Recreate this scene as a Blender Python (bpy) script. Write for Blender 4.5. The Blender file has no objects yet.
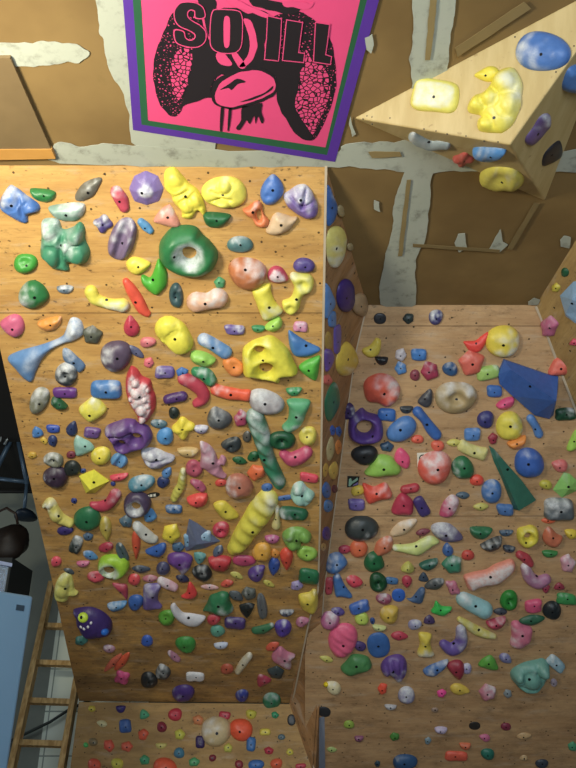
import bpy, bmesh, math, random
import numpy as np
from mathutils import Vector, noise
from mathutils.geometry import delaunay_2d_cdt
from mathutils.bvhtree import BVHTree
random.seed(7)
SC = bpy.context.scene
COL = SC.collection

# ------------------------------------------------------------- camera
CAMZ, PITCH, F = 0.80, math.radians(26), 730.0
CEIL = 3.0
cd = bpy.data.cameras.new('camera')
cam = bpy.data.objects.new('camera', cd)
COL.objects.link(cam)
cam.location = (0, 0, CAMZ)
cam.rotation_euler = (math.pi/2 + PITCH, 0, 0)
cd.sensor_fit = 'VERTICAL'; cd.sensor_height = 36
cd.lens = F/768*36
cd.clip_start = 0.05
SC.camera = cam
# ------------------------------------------------------------- world, lamps, exposure
SC.view_settings.view_transform = 'Standard'
SC.view_settings.look = 'None'
SC.view_settings.gamma = 1
SC.view_settings.use_curve_mapping = False
SC.view_settings.exposure = 0.0
w = bpy.data.worlds.new('world'); SC.world = w; w.use_nodes = True
w.node_tree.nodes['Background'].inputs[0].default_value = (0.62, 0.80, 1.0, 1)
w.node_tree.nodes['Background'].inputs[1].default_value = 0.30
def area(name, loc, target, size, sizey, power, col):
    l = bpy.data.lights.new(name, 'AREA'); l.shape = 'RECTANGLE'
    l.size = size; l.size_y = sizey; l.energy = power; l.color = col
    o = bpy.data.objects.new(name, l); COL.objects.link(o)
    o.location = loc
    o.rotation_euler = (Vector(target) - Vector(loc)).to_track_quat('-Z', 'Y').to_euler()
    return o
area('work_light', (-1.55, 0.9, 1.95), (-0.95, 2.2, 2.95), 0.45, 0.3, 72, (1.0, 0.94, 0.74))
area('daylight_door', (0.6, -1.8, 0.95), (0.6, 5.0, 1.2), 3.4, 1.5, 136, (0.80, 0.91, 1.0))
area('left_fill', (-4.2, 5.2, 1.7), (-1.5, 6.4, 1.0), 1.0, 1.0, 17, (0.86, 0.95, 1.0))  # unseen fill lamp, added to brighten the dim left background

# ------------------------------------------------------------- pixel -> place
cp, sp = math.cos(PITCH), math.sin(PITCH)
RX, FW, UP = Vector((1,0,0)), Vector((0,cp,sp)), Vector((0,-sp,cp))
O = Vector((0,0,CAMZ))
def ray(x, y):
    return (FW*F + RX*(x-288) + UP*(384-y)).normalized()
def proj(p):
    q = p - O; d = q.dot(FW)
    return (288 + F*q.dot(RX)/d, 384 - F*q.dot(UP)/d)
class Plane:
    def __init__(s, a, b, c):
        s.p = Vector(a); n = (Vector(b)-s.p).cross(Vector(c)-s.p).normalized()
        if n.dot(O - s.p) < 0: n = -n
        s.n = n
    def at(s, x, y, off=0.0):
        r = ray(x, y)
        t = ((s.p + s.n*off) - O).dot(s.n)/r.dot(s.n)
        return O + r*t
PC = Plane((0,0,CEIL), (1,0,CEIL), (0,1,CEIL))
LT = PC.at(288,165)                       # top edge of the left overhang, on the ceiling
YB = 5.92                                 # kickboard
PK = Plane((0,YB,0), (1,YB,0), (0,YB,1))
LB = PK.at(288,701)
PL = Plane(LT, LT+Vector((1,0,0)), LB)
RT = PC.at(288,305)
RB = Vector((0, 6.22, 0.55))
PR = Plane(RT, RT+Vector((1,0,0)), RB)
PW = Plane(PR.at(536,305), PR.at(573,402), PC.at(576,240))

def lin(h):
    h = h.lstrip('#')
    def f(c):
        c = int(c,16)/255
        return c/12.92 if c <= .04045 else ((c+.055)/1.055)**2.4
    return (f(h[0:2]), f(h[2:4]), f(h[4:6]), 1)

# ------------------------------------------------------------- materials
class NT:
    def __init__(s, name, rough=.6, metal=0, spec=.4):
        s.m = bpy.data.materials.new(name); s.m.use_nodes = True
        s.t = s.m.node_tree; s.b = s.t.nodes['Principled BSDF']
        s.b.inputs['Roughness'].default_value = rough
        s.b.inputs['Metallic'].default_value = metal
        s.b.inputs['Specular IOR Level'].default_value = spec
    def n(s, t, **kw):
        x = s.t.nodes.new(t)
        for k, v in kw.items():
            if k in ('operation','blend_type','data_type','attribute_name','feature','noise_dimensions','wave_type','bands_direction','distance'): setattr(x, k, v)
        return x
    def l(s, a, b): s.t.links.new(a, b)
    def math(s, op, a, b=None, clamp=False):
        x = s.n('ShaderNodeMath', operation=op); x.use_clamp = clamp
        for i, v in enumerate((a, b)):
            if v is None: continue
            if isinstance(v, (int, float)): x.inputs[i].default_value = v
            else: s.l(v, x.inputs[i])
        return x.outputs[0]
    def mix(s, f, a, b, mode='MIX'):
        x = s.t.nodes.new('ShaderNodeMix'); x.data_type = 'RGBA'; x.blend_type = mode
        for i, v in ((0, f), (6, a), (7, b)):
            if isinstance(v, (int, float)): x.inputs[i].default_value = v
            elif isinstance(v, tuple): x.inputs[i].default_value = v
            else: s.l(v, x.inputs[i])
        return x.outputs[2]
    def noise(s, vec, scale, detail=3, rough=.55):
        x = s.n('ShaderNodeTexNoise'); x.inputs['Scale'].default_value = scale
        x.inputs['Detail'].default_value = detail; x.inputs['Roughness'].default_value = rough
        if vec is not None: s.l(vec, x.inputs['Vector'])
        return x.outputs['Fac']
    def ramp(s, f, lo, hi):
        x = s.t.nodes.new('ShaderNodeMapRange'); x.interpolation_type = 'SMOOTHSTEP'
        s.l(f, x.inputs[0]); x.inputs[1].default_value = lo; x.inputs[2].default_value = hi
        return x.outputs[0]
    def scaled(s, vec, sx, sy, sz=1):
        x = s.t.nodes.new('ShaderNodeMapping'); x.inputs['Scale'].default_value = (sx, sy, sz)
        s.l(vec, x.inputs['Vector']); return x.outputs[0]
    def coord(s, which='Object'):
        return s.t.nodes.new('ShaderNodeTexCoord').outputs[which]
    def bump(s, f, st=.2, dist=.005):
        x = s.t.nodes.new('ShaderNodeBump'); x.inputs['Strength'].default_value = st
        x.inputs['Distance'].default_value = dist
        s.l(f, x.inputs['Height']); s.l(x.outputs[0], s.b.inputs['Normal'])
    def col(s, c):
        if isinstance(c, tuple): s.b.inputs['Base Color'].default_value = c
        else: s.l(c, s.b.inputs['Base Color'])
        return s.m
MC = {}
def plain(hexc, rough=.6, metal=0, var=.18, nm=None):
    k = (hexc, rough, metal)
    if k in MC: return MC[k]
    s = NT(nm or 'paint_'+hexc, rough, metal)
    c = lin(hexc); f = s.noise(s.coord(), 9, 4)
    d = tuple(x*(1-var) for x in c[:3])+(1,)
    MC[k] = s.col(s.mix(f, d, tuple(min(1, x*(1+var)) for x in c[:3])+(1,)))
    return MC[k]
def hold_mat(hexc, hex2):
    k = ('h', hexc, hex2)
    if k in MC: return MC[k]
    s = NT('resin_'+hexc, .42, 0, .45)
    c = lin(hexc); g_ = (c[0]+c[1]+c[2])/3; c = tuple(x*.87+g_*.13 for x in c[:3])+(1,)
    oc = s.coord()
    f = s.noise(oc, 34, 4); g = s.noise(oc, 160, 2)
    base = s.mix(f, tuple(x*.72 for x in c[:3])+(1,), tuple(min(1,x*1.12+.005) for x in c[:3])+(1,))
    a = s.n('ShaderNodeAttribute', attribute_name='chalk').outputs['Fac']
    a = s.math('MULTIPLY', a, s.math('ADD', .45, s.math('MULTIPLY', s.ramp(s.math('ADD', f, s.math('MULTIPLY', g, .35)), .4, .85), .55)))
    out = s.mix(a, base, lin(hex2))
    s.bump(g, .25, .003)
    MC[k] = s.col(out)
    return MC[k]
def plywood(name, c1, c2, dirt, seams, dots=6.2, vshade=0.0):
    s = NT(name, .62, 0, .3)
    uv = s.coord('UV')
    n1 = s.noise(s.scaled(uv, 2.2, 11), 1.0, 7, .7)
    n2 = s.noise(s.scaled(uv, 5, 95), 1.0, 4, .6)
    c = s.mix(s.ramp(n1, .25, .8), lin(c1), lin(c2))
    c = s.mix(s.math('MULTIPLY', s.ramp(n2, .5, .8), .35), c, lin('6A4422'))
    n3 = s.noise(s.scaled(uv, 1.3, 3.2), 2.2, 6, .7)
    sep = s.t.nodes.new('ShaderNodeSeparateXYZ'); s.l(uv, sep.inputs[0])
    dd = s.math('ADD', n3, s.math('MULTIPLY', s.math('SUBTRACT', sep.outputs[1], 9.3), vshade))  # vertical bias paints the dimmer lower end of the board into the dirt
    c = s.mix(s.math('MULTIPLY', s.ramp(dd, .5, .82), dirt), c, lin('46321F'))
    n5 = s.noise(s.scaled(uv, 14, 26), 1.0, 4, .7)
    c = s.mix(s.math('MULTIPLY', s.ramp(s.math('ADD', n5, s.math('MULTIPLY', s.math('SUBTRACT', n3, .5), .6)), .56, .78), dirt*.75), c, lin('2E2118'))
    n6 = s.noise(s.scaled(uv, 3.0, 4.5), 1.3, 8, .78)
    c = s.mix(s.math('MULTIPLY', s.ramp(s.math('ADD', n6, s.math('MULTIPLY', s.math('SUBTRACT', sep.outputs[1], 9.3), vshade)), .46, .66), dirt*.72), c, lin('786149'))
    n7 = s.noise(s.scaled(uv, 30, 42), 1.0, 2, .5)
    c = s.mix(s.math('MULTIPLY', s.ramp(s.math('ADD', n7, s.math('MULTIPLY', s.math('SUBTRACT', n6, .5), .5)), .66, .74), dirt*.9), c, lin('241A12'))
    n4 = s.noise(s.scaled(uv, 1.1, 4.5), 3.1, 5, .65)
    c = s.mix(s.math('MULTIPLY', s.ramp(n4, .52, .78), .5), c, lin('C2B4A2'))
    for v in seams:
        e = s.math('ABSOLUTE', s.math('SUBTRACT', sep.outputs[1], v))
        c = s.mix(s.math('MULTIPLY', s.math('LESS_THAN', e, .0028), .6), c, lin('2A1C10'))
    vo = s.n('ShaderNodeTexVoronoi'); vo.inputs['Scale'].default_value = dots; vo.inputs['Randomness'].default_value = .8
    vo.voronoi_dimensions = '2D'; s.l(uv, vo.inputs['Vector'])
    c = s.mix(s.math('MULTIPLY', s.math('LESS_THAN', vo.outputs['Distance'], .034), .85), c, lin('1A120C'))
    s.bump(n2, .25, .004)
    return s.col(c)

# ------------------------------------------------------------- mesh helpers
def link(name, me, parent=None):
    o = bpy.data.objects.new(name, me); COL.objects.link(o)
    if parent is not None: o.parent = parent
    return o
def obj(name, verts, faces, mat, parent=None, smooth=False, loc=None, flip=None):
    base = Vector((0,0,0))
    if parent is not None:
        q = parent
        while q is not None: base = base + Vector(q.location); q = q.parent
    elif loc is not None: base = Vector(loc)
    me = bpy.data.meshes.new(name)
    me.from_pydata([Vector(v)-base for v in verts], [], faces)
    me.materials.append(mat); me.update()
    bm = bmesh.new(); bm.from_mesh(me); bmesh.ops.recalc_face_normals(bm, faces=bm.faces); bm.to_mesh(me); bm.free()
    if smooth: me.shade_smooth()
    o = link(name, me, parent)
    if parent is None: o.location = base
    return o
def tag(o, label, cat, group=None, kind=None):
    if label: o['label'] = label
    if cat: o['category'] = cat
    if group: o['group'] = group
    if kind: o['kind'] = kind
    return o
def struct(o, label=None):
    o['kind'] = 'structure'
    if label: o['label'] = label
    return o
def empty(name, loc, label, cat, group=None):
    o = bpy.data.objects.new(name, None); COL.objects.link(o); o.location = loc
    o.empty_display_size = .05
    return tag(o, label, cat, group)
def slab(name, pts, n, th, mat, parent=None, uvf=None):
    """flat polygon in front, thickness th behind (against n)"""
    n = Vector(n).normalized(); k = len(pts)
    vs = [Vector(p) for p in pts] + [Vector(p)-n*th for p in pts]
    fs = [tuple(range(k)), tuple(range(2*k-1, k-1, -1))] + [(i, i+k, (i+1)%k+k, (i+1)%k) for i in range(k)]
    o = obj(name, vs, fs, mat, parent)
    if uvf:
        me = o.data; ul = me.uv_layers.new(name='UVMap')
        off = Vector(o.location) if parent is None else Vector(parent.location)
        for l in me.loops:
            ul.data[l.index].uv = uvf(me.vertices[l.vertex_index].co + off)
    return o
def box(c, s, R=None):
    vs = [Vector((x*s[0]/2, y*s[1]/2, z*s[2]/2)) for x in (-1,1) for y in (-1,1) for z in (-1,1)]
    if R: vs = [R @ v for v in vs]
    vs = [v+Vector(c) for v in vs]
    return vs, [(0,1,3,2),(4,6,7,5),(0,4,5,1),(2,3,7,6),(0,2,6,4),(1,5,7,3)]
def join(parts):
    V, Fc = [], []
    for v, f in parts:
        k = len(V); V += list(v); Fc += [tuple(i+k for i in q) for q in f]
    return V, Fc
def bar(a, b, w, d, up=(0,0,1)):
    a, b = Vector(a), Vector(b); z = (b-a).normalized()
    x = z.cross(Vector(up)).normalized(); y = z.cross(x).normalized()
    vs = [p + x*sx*w/2 + y*sy*d/2 for p in (a,b) for sx, sy in ((-1,-1),(1,-1),(1,1),(-1,1))]
    return vs, [(0,3,2,1),(4,5,6,7),(0,1,5,4),(1,2,6,5),(2,3,7,6),(3,0,4,7)]
def tube(pts, rs, seg=8, cap=True):
    pts = [Vector(p) for p in pts]
    if isinstance(rs, (int, float)): rs = [rs]*len(pts)
    V, Fc = [], []
    for i, p in enumerate(pts):
        t = (pts[min(i+1,len(pts)-1)] - pts[max(i-1,0)]).normalized()
        x = t.cross(Vector((0.13,0.2,1))).normalized(); y = t.cross(x)
        for k in range(seg):
            a = 2*math.pi*k/seg
            V.append(p + (x*math.cos(a)+y*math.sin(a))*rs[i])
    for i in range(len(pts)-1):
        for k in range(seg):
            Fc.append((i*seg+k, i*seg+(k+1)%seg, (i+1)*seg+(k+1)%seg, (i+1)*seg+k))
    if cap:
        Fc.append(tuple(range(seg))); Fc.append(tuple(range(len(V)-seg, len(V))))
    return V, Fc

def spline_closed(P, m):
    n = len(P); out = []
    for i in range(n):
        p0, p1, p2, p3 = (np.array(P[(i+j) % n], float) for j in (-1, 0, 1, 2))
        for k in range(m):
            t = k/m
            out.append(.5*((2*p1) + (-p0+p2)*t + (2*p0-5*p1+4*p2-p3)*t*t + (-p0+3*p1-3*p2+p3)*t**3))
    return np.array(out)
# ============================================================= the setting
X1, Z1 = Vector((1,0,0)), Vector((0,0,1))
def uv_of(pl, origin):
    v = pl.n.cross(X1).normalized()
    if v.z < 0: v = -v
    u = X1 if abs(pl.n.x) < .2 else v.cross(pl.n).normalized()
    if abs(pl.n.x) >= .2:
        u = Vector((pl.n.y, -pl.n.x, 0)).normalized()
        v = pl.n.cross(u).normalized()
    o = Vector(origin)
    return lambda p: ((p-o).dot(u)+11.37, (p-o).dot(v)+7.21)
uvL, uvR, uvK, uvW = uv_of(PL, LB), uv_of(PR, RB), uv_of(PK, LB), uv_of(PW, PR.at(573,402))
M_L = plywood('plywood_overhang', 'AC8048', 'D4A864', .7, [uvL(PL.at(200,313))[1]], 6.2, -.055)
M_K = plywood('plywood_kickboard', '98784A', 'B89660', .45, [], 7.5)
M_S = plywood('plywood_side', '987048', 'B68C62', .8, [], 5.0)
M_R = plywood('plywood_right', 'AC8862', 'CCA87E', .5, [uvR(PR.at(450,326))[1], uvR(PR.at(450,516))[1]], 6.0, -.015)
M_W = plywood('plywood_wing', '9A7C4C', 'B89A66', .5, [], 5.0)
M_EDGE = plain('B8A890', .6, nm='chalky_edge')

def pts(pl, s, off=0.0):
    return [pl.at(*map(float, q.split(',')), off) for q in s.split()]
# left overhang (a slab of plywood), kickboard, side face, right overhang, right wing
Ledge = [(326,165.5),(324,280),(322,400),(320,520),(318,590),(309,621),(302,655),(292,703)]
Lp = [PL.at(-41,165.5)] + [PL.at(*q) for q in Ledge] + [PL.at(79,701)]
struct(slab('wall_left_overhang', Lp, PL.n, .03, M_L, None, uvL), 'plywood overhanging climbing wall on the left')
Kl = PK.at(79,702); Kr = PK.at(292,704); Kc = PK.at(314,768)
d = (Kc-Kr); Kb = Kr + d*1.05
Kp = [Kl, Kr, Kb, Vector((Kb.x, YB, 0)), Vector((Kl.x-.02, YB, 0))]
struct(slab('wall_left_kickboard', Kp, PK.n, .03, M_K, None, uvK), 'plywood kickboard below the left overhang')
Redge = [(367,304.5),(355,355),(347,412),(339,475),(333,520),(324,590),(322,622),(320,655),(319.5,704),(319,768)]
front = [PL.at(*q) for q in Ledge[:-1]] + [Kr, Kb, Vector((Kb.x, YB, 0))]
back = [PR.at(*q) for q in Redge]
back[-1] = PR.at(319,768)
back = [PR.at(*q, -0.0) for q in Redge]
nF, nB = len(front), len(back)
V = front + back
fc = []
k = min(nF, nB)
for i in range(k-1): fc.append((i, i+1, nF+i+1, nF+i))
SBV = BVHTree.FromPolygons([tuple(v) for v in V], fc)
n0 = len(V); V = V + [v + Vector((-.02, 0, .004)) for v in V]
fc = fc + [tuple(j+n0 for j in f[::-1]) for f in fc]
rim_ = list(range(k)) + [nF+i for i in range(k-1, -1, -1)]
fc += [(rim_[i], rim_[(i+1) % len(rim_)], rim_[(i+1) % len(rim_)]+n0, rim_[i]+n0) for i in range(len(rim_))]
sid = obj('wall_left_side', V, fc, M_S)
ul = sid.data.uv_layers.new(name='UVMap')
for l in sid.data.loops:
    p = sid.data.vertices[l.vertex_index].co
    ul.data[l.index].uv = (p.z*.9+3, p.y+5)
struct(sid, 'plywood side face joining the left overhang to the right overhang')
Rbase = PR.at(300, 800)
Rp = [PR.at(345,304.5), PR.at(536,304.5), PR.at(573,402), PR.at(640,578), PR.at(640,830), PR.at(305,830), PR.at(305,655)]
struct(slab('wall_right_overhang', Rp, PR.n, .03, M_R, None, uvR), 'plywood overhanging climbing wall on the right')
Wd = PC.at(536,305) - PC.at(576,240)
W0 = PC.at(536,305)
Wp = [W0, PR.at(573,402), PR.at(640,578), PR.at(640,578)-Vector((-.15,1.9,0)), W0 - Wd*2.3]
# keep the wing flat
Wp = [p - PW.n*((p-PW.p).dot(PW.n)) for p in Wp]
struct(slab('wall_right_wing', Wp, PW.n, .03, M_W, None, uvW), 'plywood wing of the climbing wall at the far right')
# grey tape along the lower corner, pale sealed edge strips
struct(slab('trim_1', [p + PR.n*.004 for p in pts(PR, '318,718 324.5,716 325.5,790 318,790')], PR.n, .003, plain('8890A0', .5)), 'grey tape strip in the corner')
def strip(name, P, w, n, mat):
    vs, fs = [], []
    for i, p in enumerate(P):
        t = (P[min(i+1,len(P)-1)]-P[max(i-1,0)]).normalized(); s = t.cross(n).normalized()*w/2
        vs += [p-s+n*.003, p+s+n*.003]
    for i in range(len(P)-1): fs.append((2*i,2*i+1,2*i+3,2*i+2))
    o = obj(name, vs, fs, mat); m = o.modifiers.new('t','SOLIDIFY'); m.thickness = .003
    return struct(o)
strip('trim_2', front[:7]+[Kr], .011, PL.n, M_EDGE)
strip('trim_3', [Kr, Kb], .011, PK.n, M_EDGE)
strip('trim_4', [PR.at(536,306), PR.at(541,317), PR.at(553,350), PR.at(573,402), PR.at(600,473)], .02, PR.n, M_EDGE)
strip('trim_5', back[:7], .008, PR.n, M_EDGE)

# ceiling: brown faced plasterboard
s = NT('drywall_brown', .75, 0, .25)
oc = s.coord()
f = s.noise(oc, 1.7, 4); g = s.noise(oc, 7, 5, .7)
c = s.mix(s.ramp(f, .3, .7), lin('745C38'), lin('8A7046'))
c = s.mix(s.math('MULTIPLY', s.ramp(g, .55, .8), .3), c, lin('6E5A34'))
s.bump(g, .1, .01)
M_C = s.col(c)
struct(slab('ceiling', [(-4.4,-2.6,CEIL),(3.6,-2.6,CEIL),(3.6,6.95,CEIL),(-4.4,6.95,CEIL)], (0,0,-1), .05, M_C), 'brown plasterboard ceiling with taped joints')
s = NT('joint_compound', .7, 0, .3)
oc = s.coord(); f = s.noise(oc, 11, 5, .7); g = s.noise(oc, 3, 3)
c = s.mix(s.ramp(f, .5, .72), lin('AEB1A2'), lin('86867A'))
c = s.mix(s.math('MULTIPLY', s.ramp(g, .45, .75), .5), c, lin('B6B8AC'))
s.bump(f, .3, .004)
M_J = s.col(c)
M_TAPE = plain('8E7A50', .8, nm='joint_tape')
def ragged(P, amp=1.0, sub=5):
    out = []
    if len(P) > 6 and sub == 5: P = [tuple(q) for q in spline_closed(P, 4)]; sub = 2
    for i, (x, y) in enumerate(P):
        x2, y2 = P[(i+1) % len(P)]
        for k in range(sub):
            t = k/sub; px, py = x+(x2-x)*t, y+(y2-y)*t
            out.append((px + amp*noise.noise((px*.11, py*.11, 1))*2, py + amp*noise.noise((px*.11, py*.11, 7))*2))
    return out
tn = [5]
def patch(s, mat=M_J, off=.002, amp=1.0, label=None):
    P = [tuple(map(float, q.split(','))) for q in s.split()]
    tn[0] += 1
    o = slab('trim_%d' % tn[0], [PC.at(x, y, off+tn[0]*.0005) for x, y in ragged(P, amp)], (0,0,-1), .0018, mat)
    return struct(o, label)
patch('-90,42 0,43 40,42 62,43 76,45 89,53 78,62 62,63 40,66 0,67 -90,67', label='long blob of joint compound')
patch('97,-70 170,-70 190,60 215,152 138,147 130,118 120,88 109,70 104,42 98,20', label='joint compound over a ceiling seam')
patch('53,146 66,143 84,147 100,144 138,146 215,150 330,152 345,144 400,141 415,142 470,147 520,158 640,142 640,172 560,172 470,171 415,173 380,169 330,167 200,166.5 60,163', label='joint compound along the seam over the left overhang')
patch('417,-70 462,-70 457,-5 452,30 448,60 449,90 440,130 433,172 430,200 425,240 415,263 414,304 381,304 383,268 392,230 395,200 404,172 406,130 412,85 410,60 413,30', label='joint compound over the long ceiling seam')
patch('454,243 458,234 465,233 467,248 459,252', amp=.6); patch('489,250 500,229 503,242 508,245 499,253', amp=.6)
patch('560,240 564,236 571,238 569,248 561,247', amp=.5); patch('365,38 372,34 374,45 371,54 366,50', amp=.6)
patch('350,116 353,128 356,134 352,137 349,124', amp=.4); patch('374,200 379,202 380,212 374,209', amp=.4)
patch('528,302 534,298 540,300 538,305 528,305', amp=.3)
patch('407,180 411,180 406,225 402,256 398,256 402,220', M_TAPE, .004, .4)
patch('430,0 437,0 434,30 430,60 425,60 428,25', M_TAPE, .004, .5)
patch('368,152 400,152 402,157 372,158', M_TAPE, .004, .4)
patch('455,48 524,2 531,9 458,57', plain('857048', .8), .001, .4)
patch('413,244 500,250 500,253 413,247', plain('7E6A44', .8), .001, .3)
patch('534,203 540,203 512,250 507,249', plain('7E6A44', .8), .001, .3)

# floor, walls
M_F = plain('A09E98', .8, nm='pale_floor')
struct(slab('floor', [(-4.4,-2.6,0),(3.6,-2.6,0),(3.6,6.95,0),(-4.4,6.95,0)], (0,0,1), .1, M_F))
YW = 6.85
M_WALL = plain('767C74', .85, var=.12, nm='painted_wall')
struct(slab('wall_back', [(-4.4,YW,0),(3.6,YW,0),(3.6,YW,CEIL),(-4.4,YW,CEIL)], (0,-1,0), .1, M_WALL))
struct(slab('wall_left', [(-4.4,-2.6,0),(-4.4,YW,0),(-4.4,YW,CEIL),(-4.4,-2.6,CEIL)], (1,0,0), .1, plain('58564C', .9)))
struct(slab('wall_right', [(3.6,-2.6,0),(3.6,YW,0),(3.6,YW,CEIL),(3.6,-2.6,CEIL)], (-1,0,0), .1, M_WALL))
PB = Plane((0,YW-.01,0), (1,YW-.01,0), (0,YW-.01,1))
# pale tiled strip of the back wall
s = NT('pale_wall_tiles', .35, 0, .4)
sep = s.t.nodes.new('ShaderNodeSeparateXYZ'); s.l(s.scaled(s.coord(), 1, 1, 1), sep.inputs[0])
br = s.t.nodes.new('ShaderNodeTexBrick')
cmb = s.t.nodes.new('ShaderNodeCombineXYZ'); s.l(sep.outputs[0], cmb.inputs[0]); s.l(sep.outputs[2], cmb.inputs[1])
s.l(cmb.outputs[0], br.inputs['Vector'])
br.inputs['Scale'].default_value = 1; br.inputs['Brick Width'].default_value = .34; br.inputs['Row Height'].default_value = .34
br.inputs['Mortar Size'].default_value = .006; br.offset = .0
br.inputs['Color1'].default_value = lin('DEE6D8'); br.inputs['Color2'].default_value = lin('D0DACE'); br.inputs['Mortar'].default_value = lin('8C9890')
M_T = s.col(br.outputs[0])
p0, p1 = PB.at(44,600), PB.at(130,790)
struct(slab('trim_50', [Vector((PB.at(48,690).x, YW-.012, 0)), Vector((-1.2, YW-.012, 0)), Vector((-1.2, YW-.012, PB.at(60,585).z)), Vector((PB.at(48,690).x, YW-.012, PB.at(60,585).z))], (0,-1,0), .01, M_T), 'pale square tiles on the back wall behind the ladder')
struct(slab('trim_52', [(-4.39,3.6,CEIL-.004),(-1.25,3.6,CEIL-.004),(-1.25,6.83,CEIL-.004),(-4.39,6.83,CEIL-.004)], (0,0,-1), .003, plain('1C1A18', .9, nm='painted_shade')), 'dark board covering the ceiling behind the left overhang')  # added sheet, darkens this stretch of ceiling like deep shade
# upper part of the back wall: shade painted as a dark sheet
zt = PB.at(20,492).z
struct(slab('trim_51', [(-4.4,YW-.012,zt),(-.9,YW-.012,zt),(-.9,YW-.012,CEIL),(-4.4,YW-.012,CEIL)], (0,-1,0), .01, plain('1E1C18', .9, nm='painted_shade')), 'dark boarded upper part of the back wall')
# ============================================================= banner, board, volume
def cover(name, s, pl, off, th, mat, parent, rag=0):
    P = [tuple(map(float, q.split(','))) for q in s.split()]
    if rag == 'smooth': P = [tuple(q) for q in spline_closed(P, 5)]
    elif rag: P = ragged([tuple(q) for q in spline_closed(P, 3)], rag, 2)
    return slab(name, [pl.at(x, y, off) for x, y in P], pl.n, th, mat, parent)
bc = PC.at(245, 60)
ban = empty('banner', bc, 'pink fabric banner with purple and green border and black lung print on the ceiling', 'banner')
M_PK = plain('DE4A7C', .75, var=.06, nm='banner_pink'); M_PU = plain('542E92', .75, var=.1, nm='banner_purple')
M_GR = plain('24583A', .75, var=.1, nm='banner_green'); M_BK = plain('1C161C', .7, var=.1, nm='print_black')
def rimmed(outer, inner, name, mat, off, label):
    a = [PC.at(x, y, off) for x, y in outer]; b = [PC.at(x, y, off) for x, y in inner]
    vs = a + b + [p+Vector((0,0,.004)) for p in a+b]; k = len(a)
    fs = []
    for i in range(k):
        j = (i+1) % k
        fs += [(i, j, k+j, k+i), (2*k+i, 2*k+j, 3*k+j, 3*k+i), (i, j, 2*k+j, 2*k+i), (k+i, k+j, 3*k+j, 3*k+i)]
    o = obj(name, vs, fs, mat, ban); o['label'] = label; return o
q0 = [(117.5,-70),(133,130),(335,162),(398,-70)]
q1 = [(128,-70),(141.5,124.5),(327,155),(385,-70)]
q2 = [(137,-70),(148,120.5),(325.5,147.5),(376.5,-70)]
# smooth outlines with extra points on each side are not needed: the cloth is taut
rimmed(q0, q1, 'outer_border', M_PU, .008, 'purple border')
rimmed(q1, q2, 'inner_border', M_GR, .008, 'dark green border')
cover('cloth', ' '.join('%g,%g' % p for p in q2), PC, .0075, .004, M_PK, ban)
def veins(name, dark, thr, scale):
    s = NT(name, .75, 0, .3)
    vo = s.n('ShaderNodeTexVoronoi', feature='DISTANCE_TO_EDGE'); vo.inputs['Scale'].default_value = scale
    s.l(s.coord(), vo.inputs['Vector'])
    return s.col(s.mix(s.math('GREATER_THAN', vo.outputs[0], thr), lin(dark), lin('DE4A7C')))
M_V1 = veins('print_veins', '1C161C', .1, 56); M_V2 = veins('print_speckle', '1C161C', .3, 95)
k = [0]
def ink(name, s, mat=M_BK, lvl=1, rag=.5):
    k[0] += 1
    return cover(name, s, PC, .0078+.0006*lvl, .0005, mat, ban, rag)
ink('lung_print', '172,14 165,29 158,45 154,60 153,76 156,92 161,105 167,113 175,117 181,111 185,105 198,101 208,97 216,92 214,60 205,30 195,8 182,8', M_V2)
ink('lung_veins', '178,50 192,48 193,60 188,75 187,86 180,98 174,102 172,85 170,70', M_V1, 2)
ink('lung_core', '193,45 207,38 214,50 222,62 234,62 226,70 214,80 210,90 214,98 206,98 196,102 186,105 179,109 185,96 189,82 192,66', M_BK, 3)
ink('lung_print', '270,22 285,13 298,11 313,19 322,28 330,38 335,60 336.5,80 334,96 330,109 323,126 315,139 308,141 301,138 293,131 286,118 279,107 276,90 275,73 264,66', M_V2)
ink('lung_veins', '298,62 306,50 312,60 322,66 328,76 330,92 325,108 317,124 312,134 304,124 296,112 296,94 300,80', M_V1, 2)
ink('lung_core', '262,60 304,62 300,72 298,90 295,100 297,112 305,124 312,136 308,141 301,138 293,131 286,118 279,107 276,90 275,76 268,70', M_BK, 3)
ink('chest_print', '206,-30 216,3 214,12 224,8 236,8 248,14 258,10 268,14 270,30 264,44 268,60 276,72 272,78 262,72 250,70 238,72 226,75 216,70 213,58 210,40 204,20 198,0 196,-30', M_BK, 2)
ink('chest_print', '250,-30 262,-4 280,2 296,4 300,10 290,14 276,12 262,8 250,2 240,-30', M_BK, 2)
ink('pink_curve', '243,20 250,20 256,34 257,48 252,60 246,66 240,66 246,58 250,46 248,32', M_PK, 4)
ink('pink_curve', '216,54 222,52 228,58 232,64 226,66 218,62', M_PK, 4)
ink('pink_curve', '232,52 238,54 246,66 241,68 234,60', M_PK, 4)
ink('pink_curve', '222,-20 232,-4 250,6 268,14 266,18 248,11 230,4 216,-20', M_PK, 4)
ink('pink_curve', '283,1 296,1 308,4 313,3 312,7 304,10 294,7 284,6', M_PK, 4)
ink('mushroom_outline', '212,101 213,85 221,76 240,69 258,68 272,74 278,84 275,94 266,100 252,105 238,109 222,108', M_BK, 4)
ink('mushroom_cap', '215,99 217,88 226,79 240,72.5 257,70.5 270,75.5 276,84 273,92 263,98 249,102.5 235,106.5 221,106', M_PK, 5)
ink('mushroom_gill', '220,90 229,84 237,79 246,82 238,84 232,90 228,88', M_BK, 6, .3)
ink('mushroom_gill', '240,102 254,97 266,92 273,86 272,90 264,95 252,100', M_BK, 6, .3)
ink('stem_print', '221,108 224,108 223,120 222,131 220,130 220,118', M_BK, 4, .2)
ink('stem_print', '229,108 231.5,108 231,118 229,130 227.5,130 228,118', M_BK, 4, .2)
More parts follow.
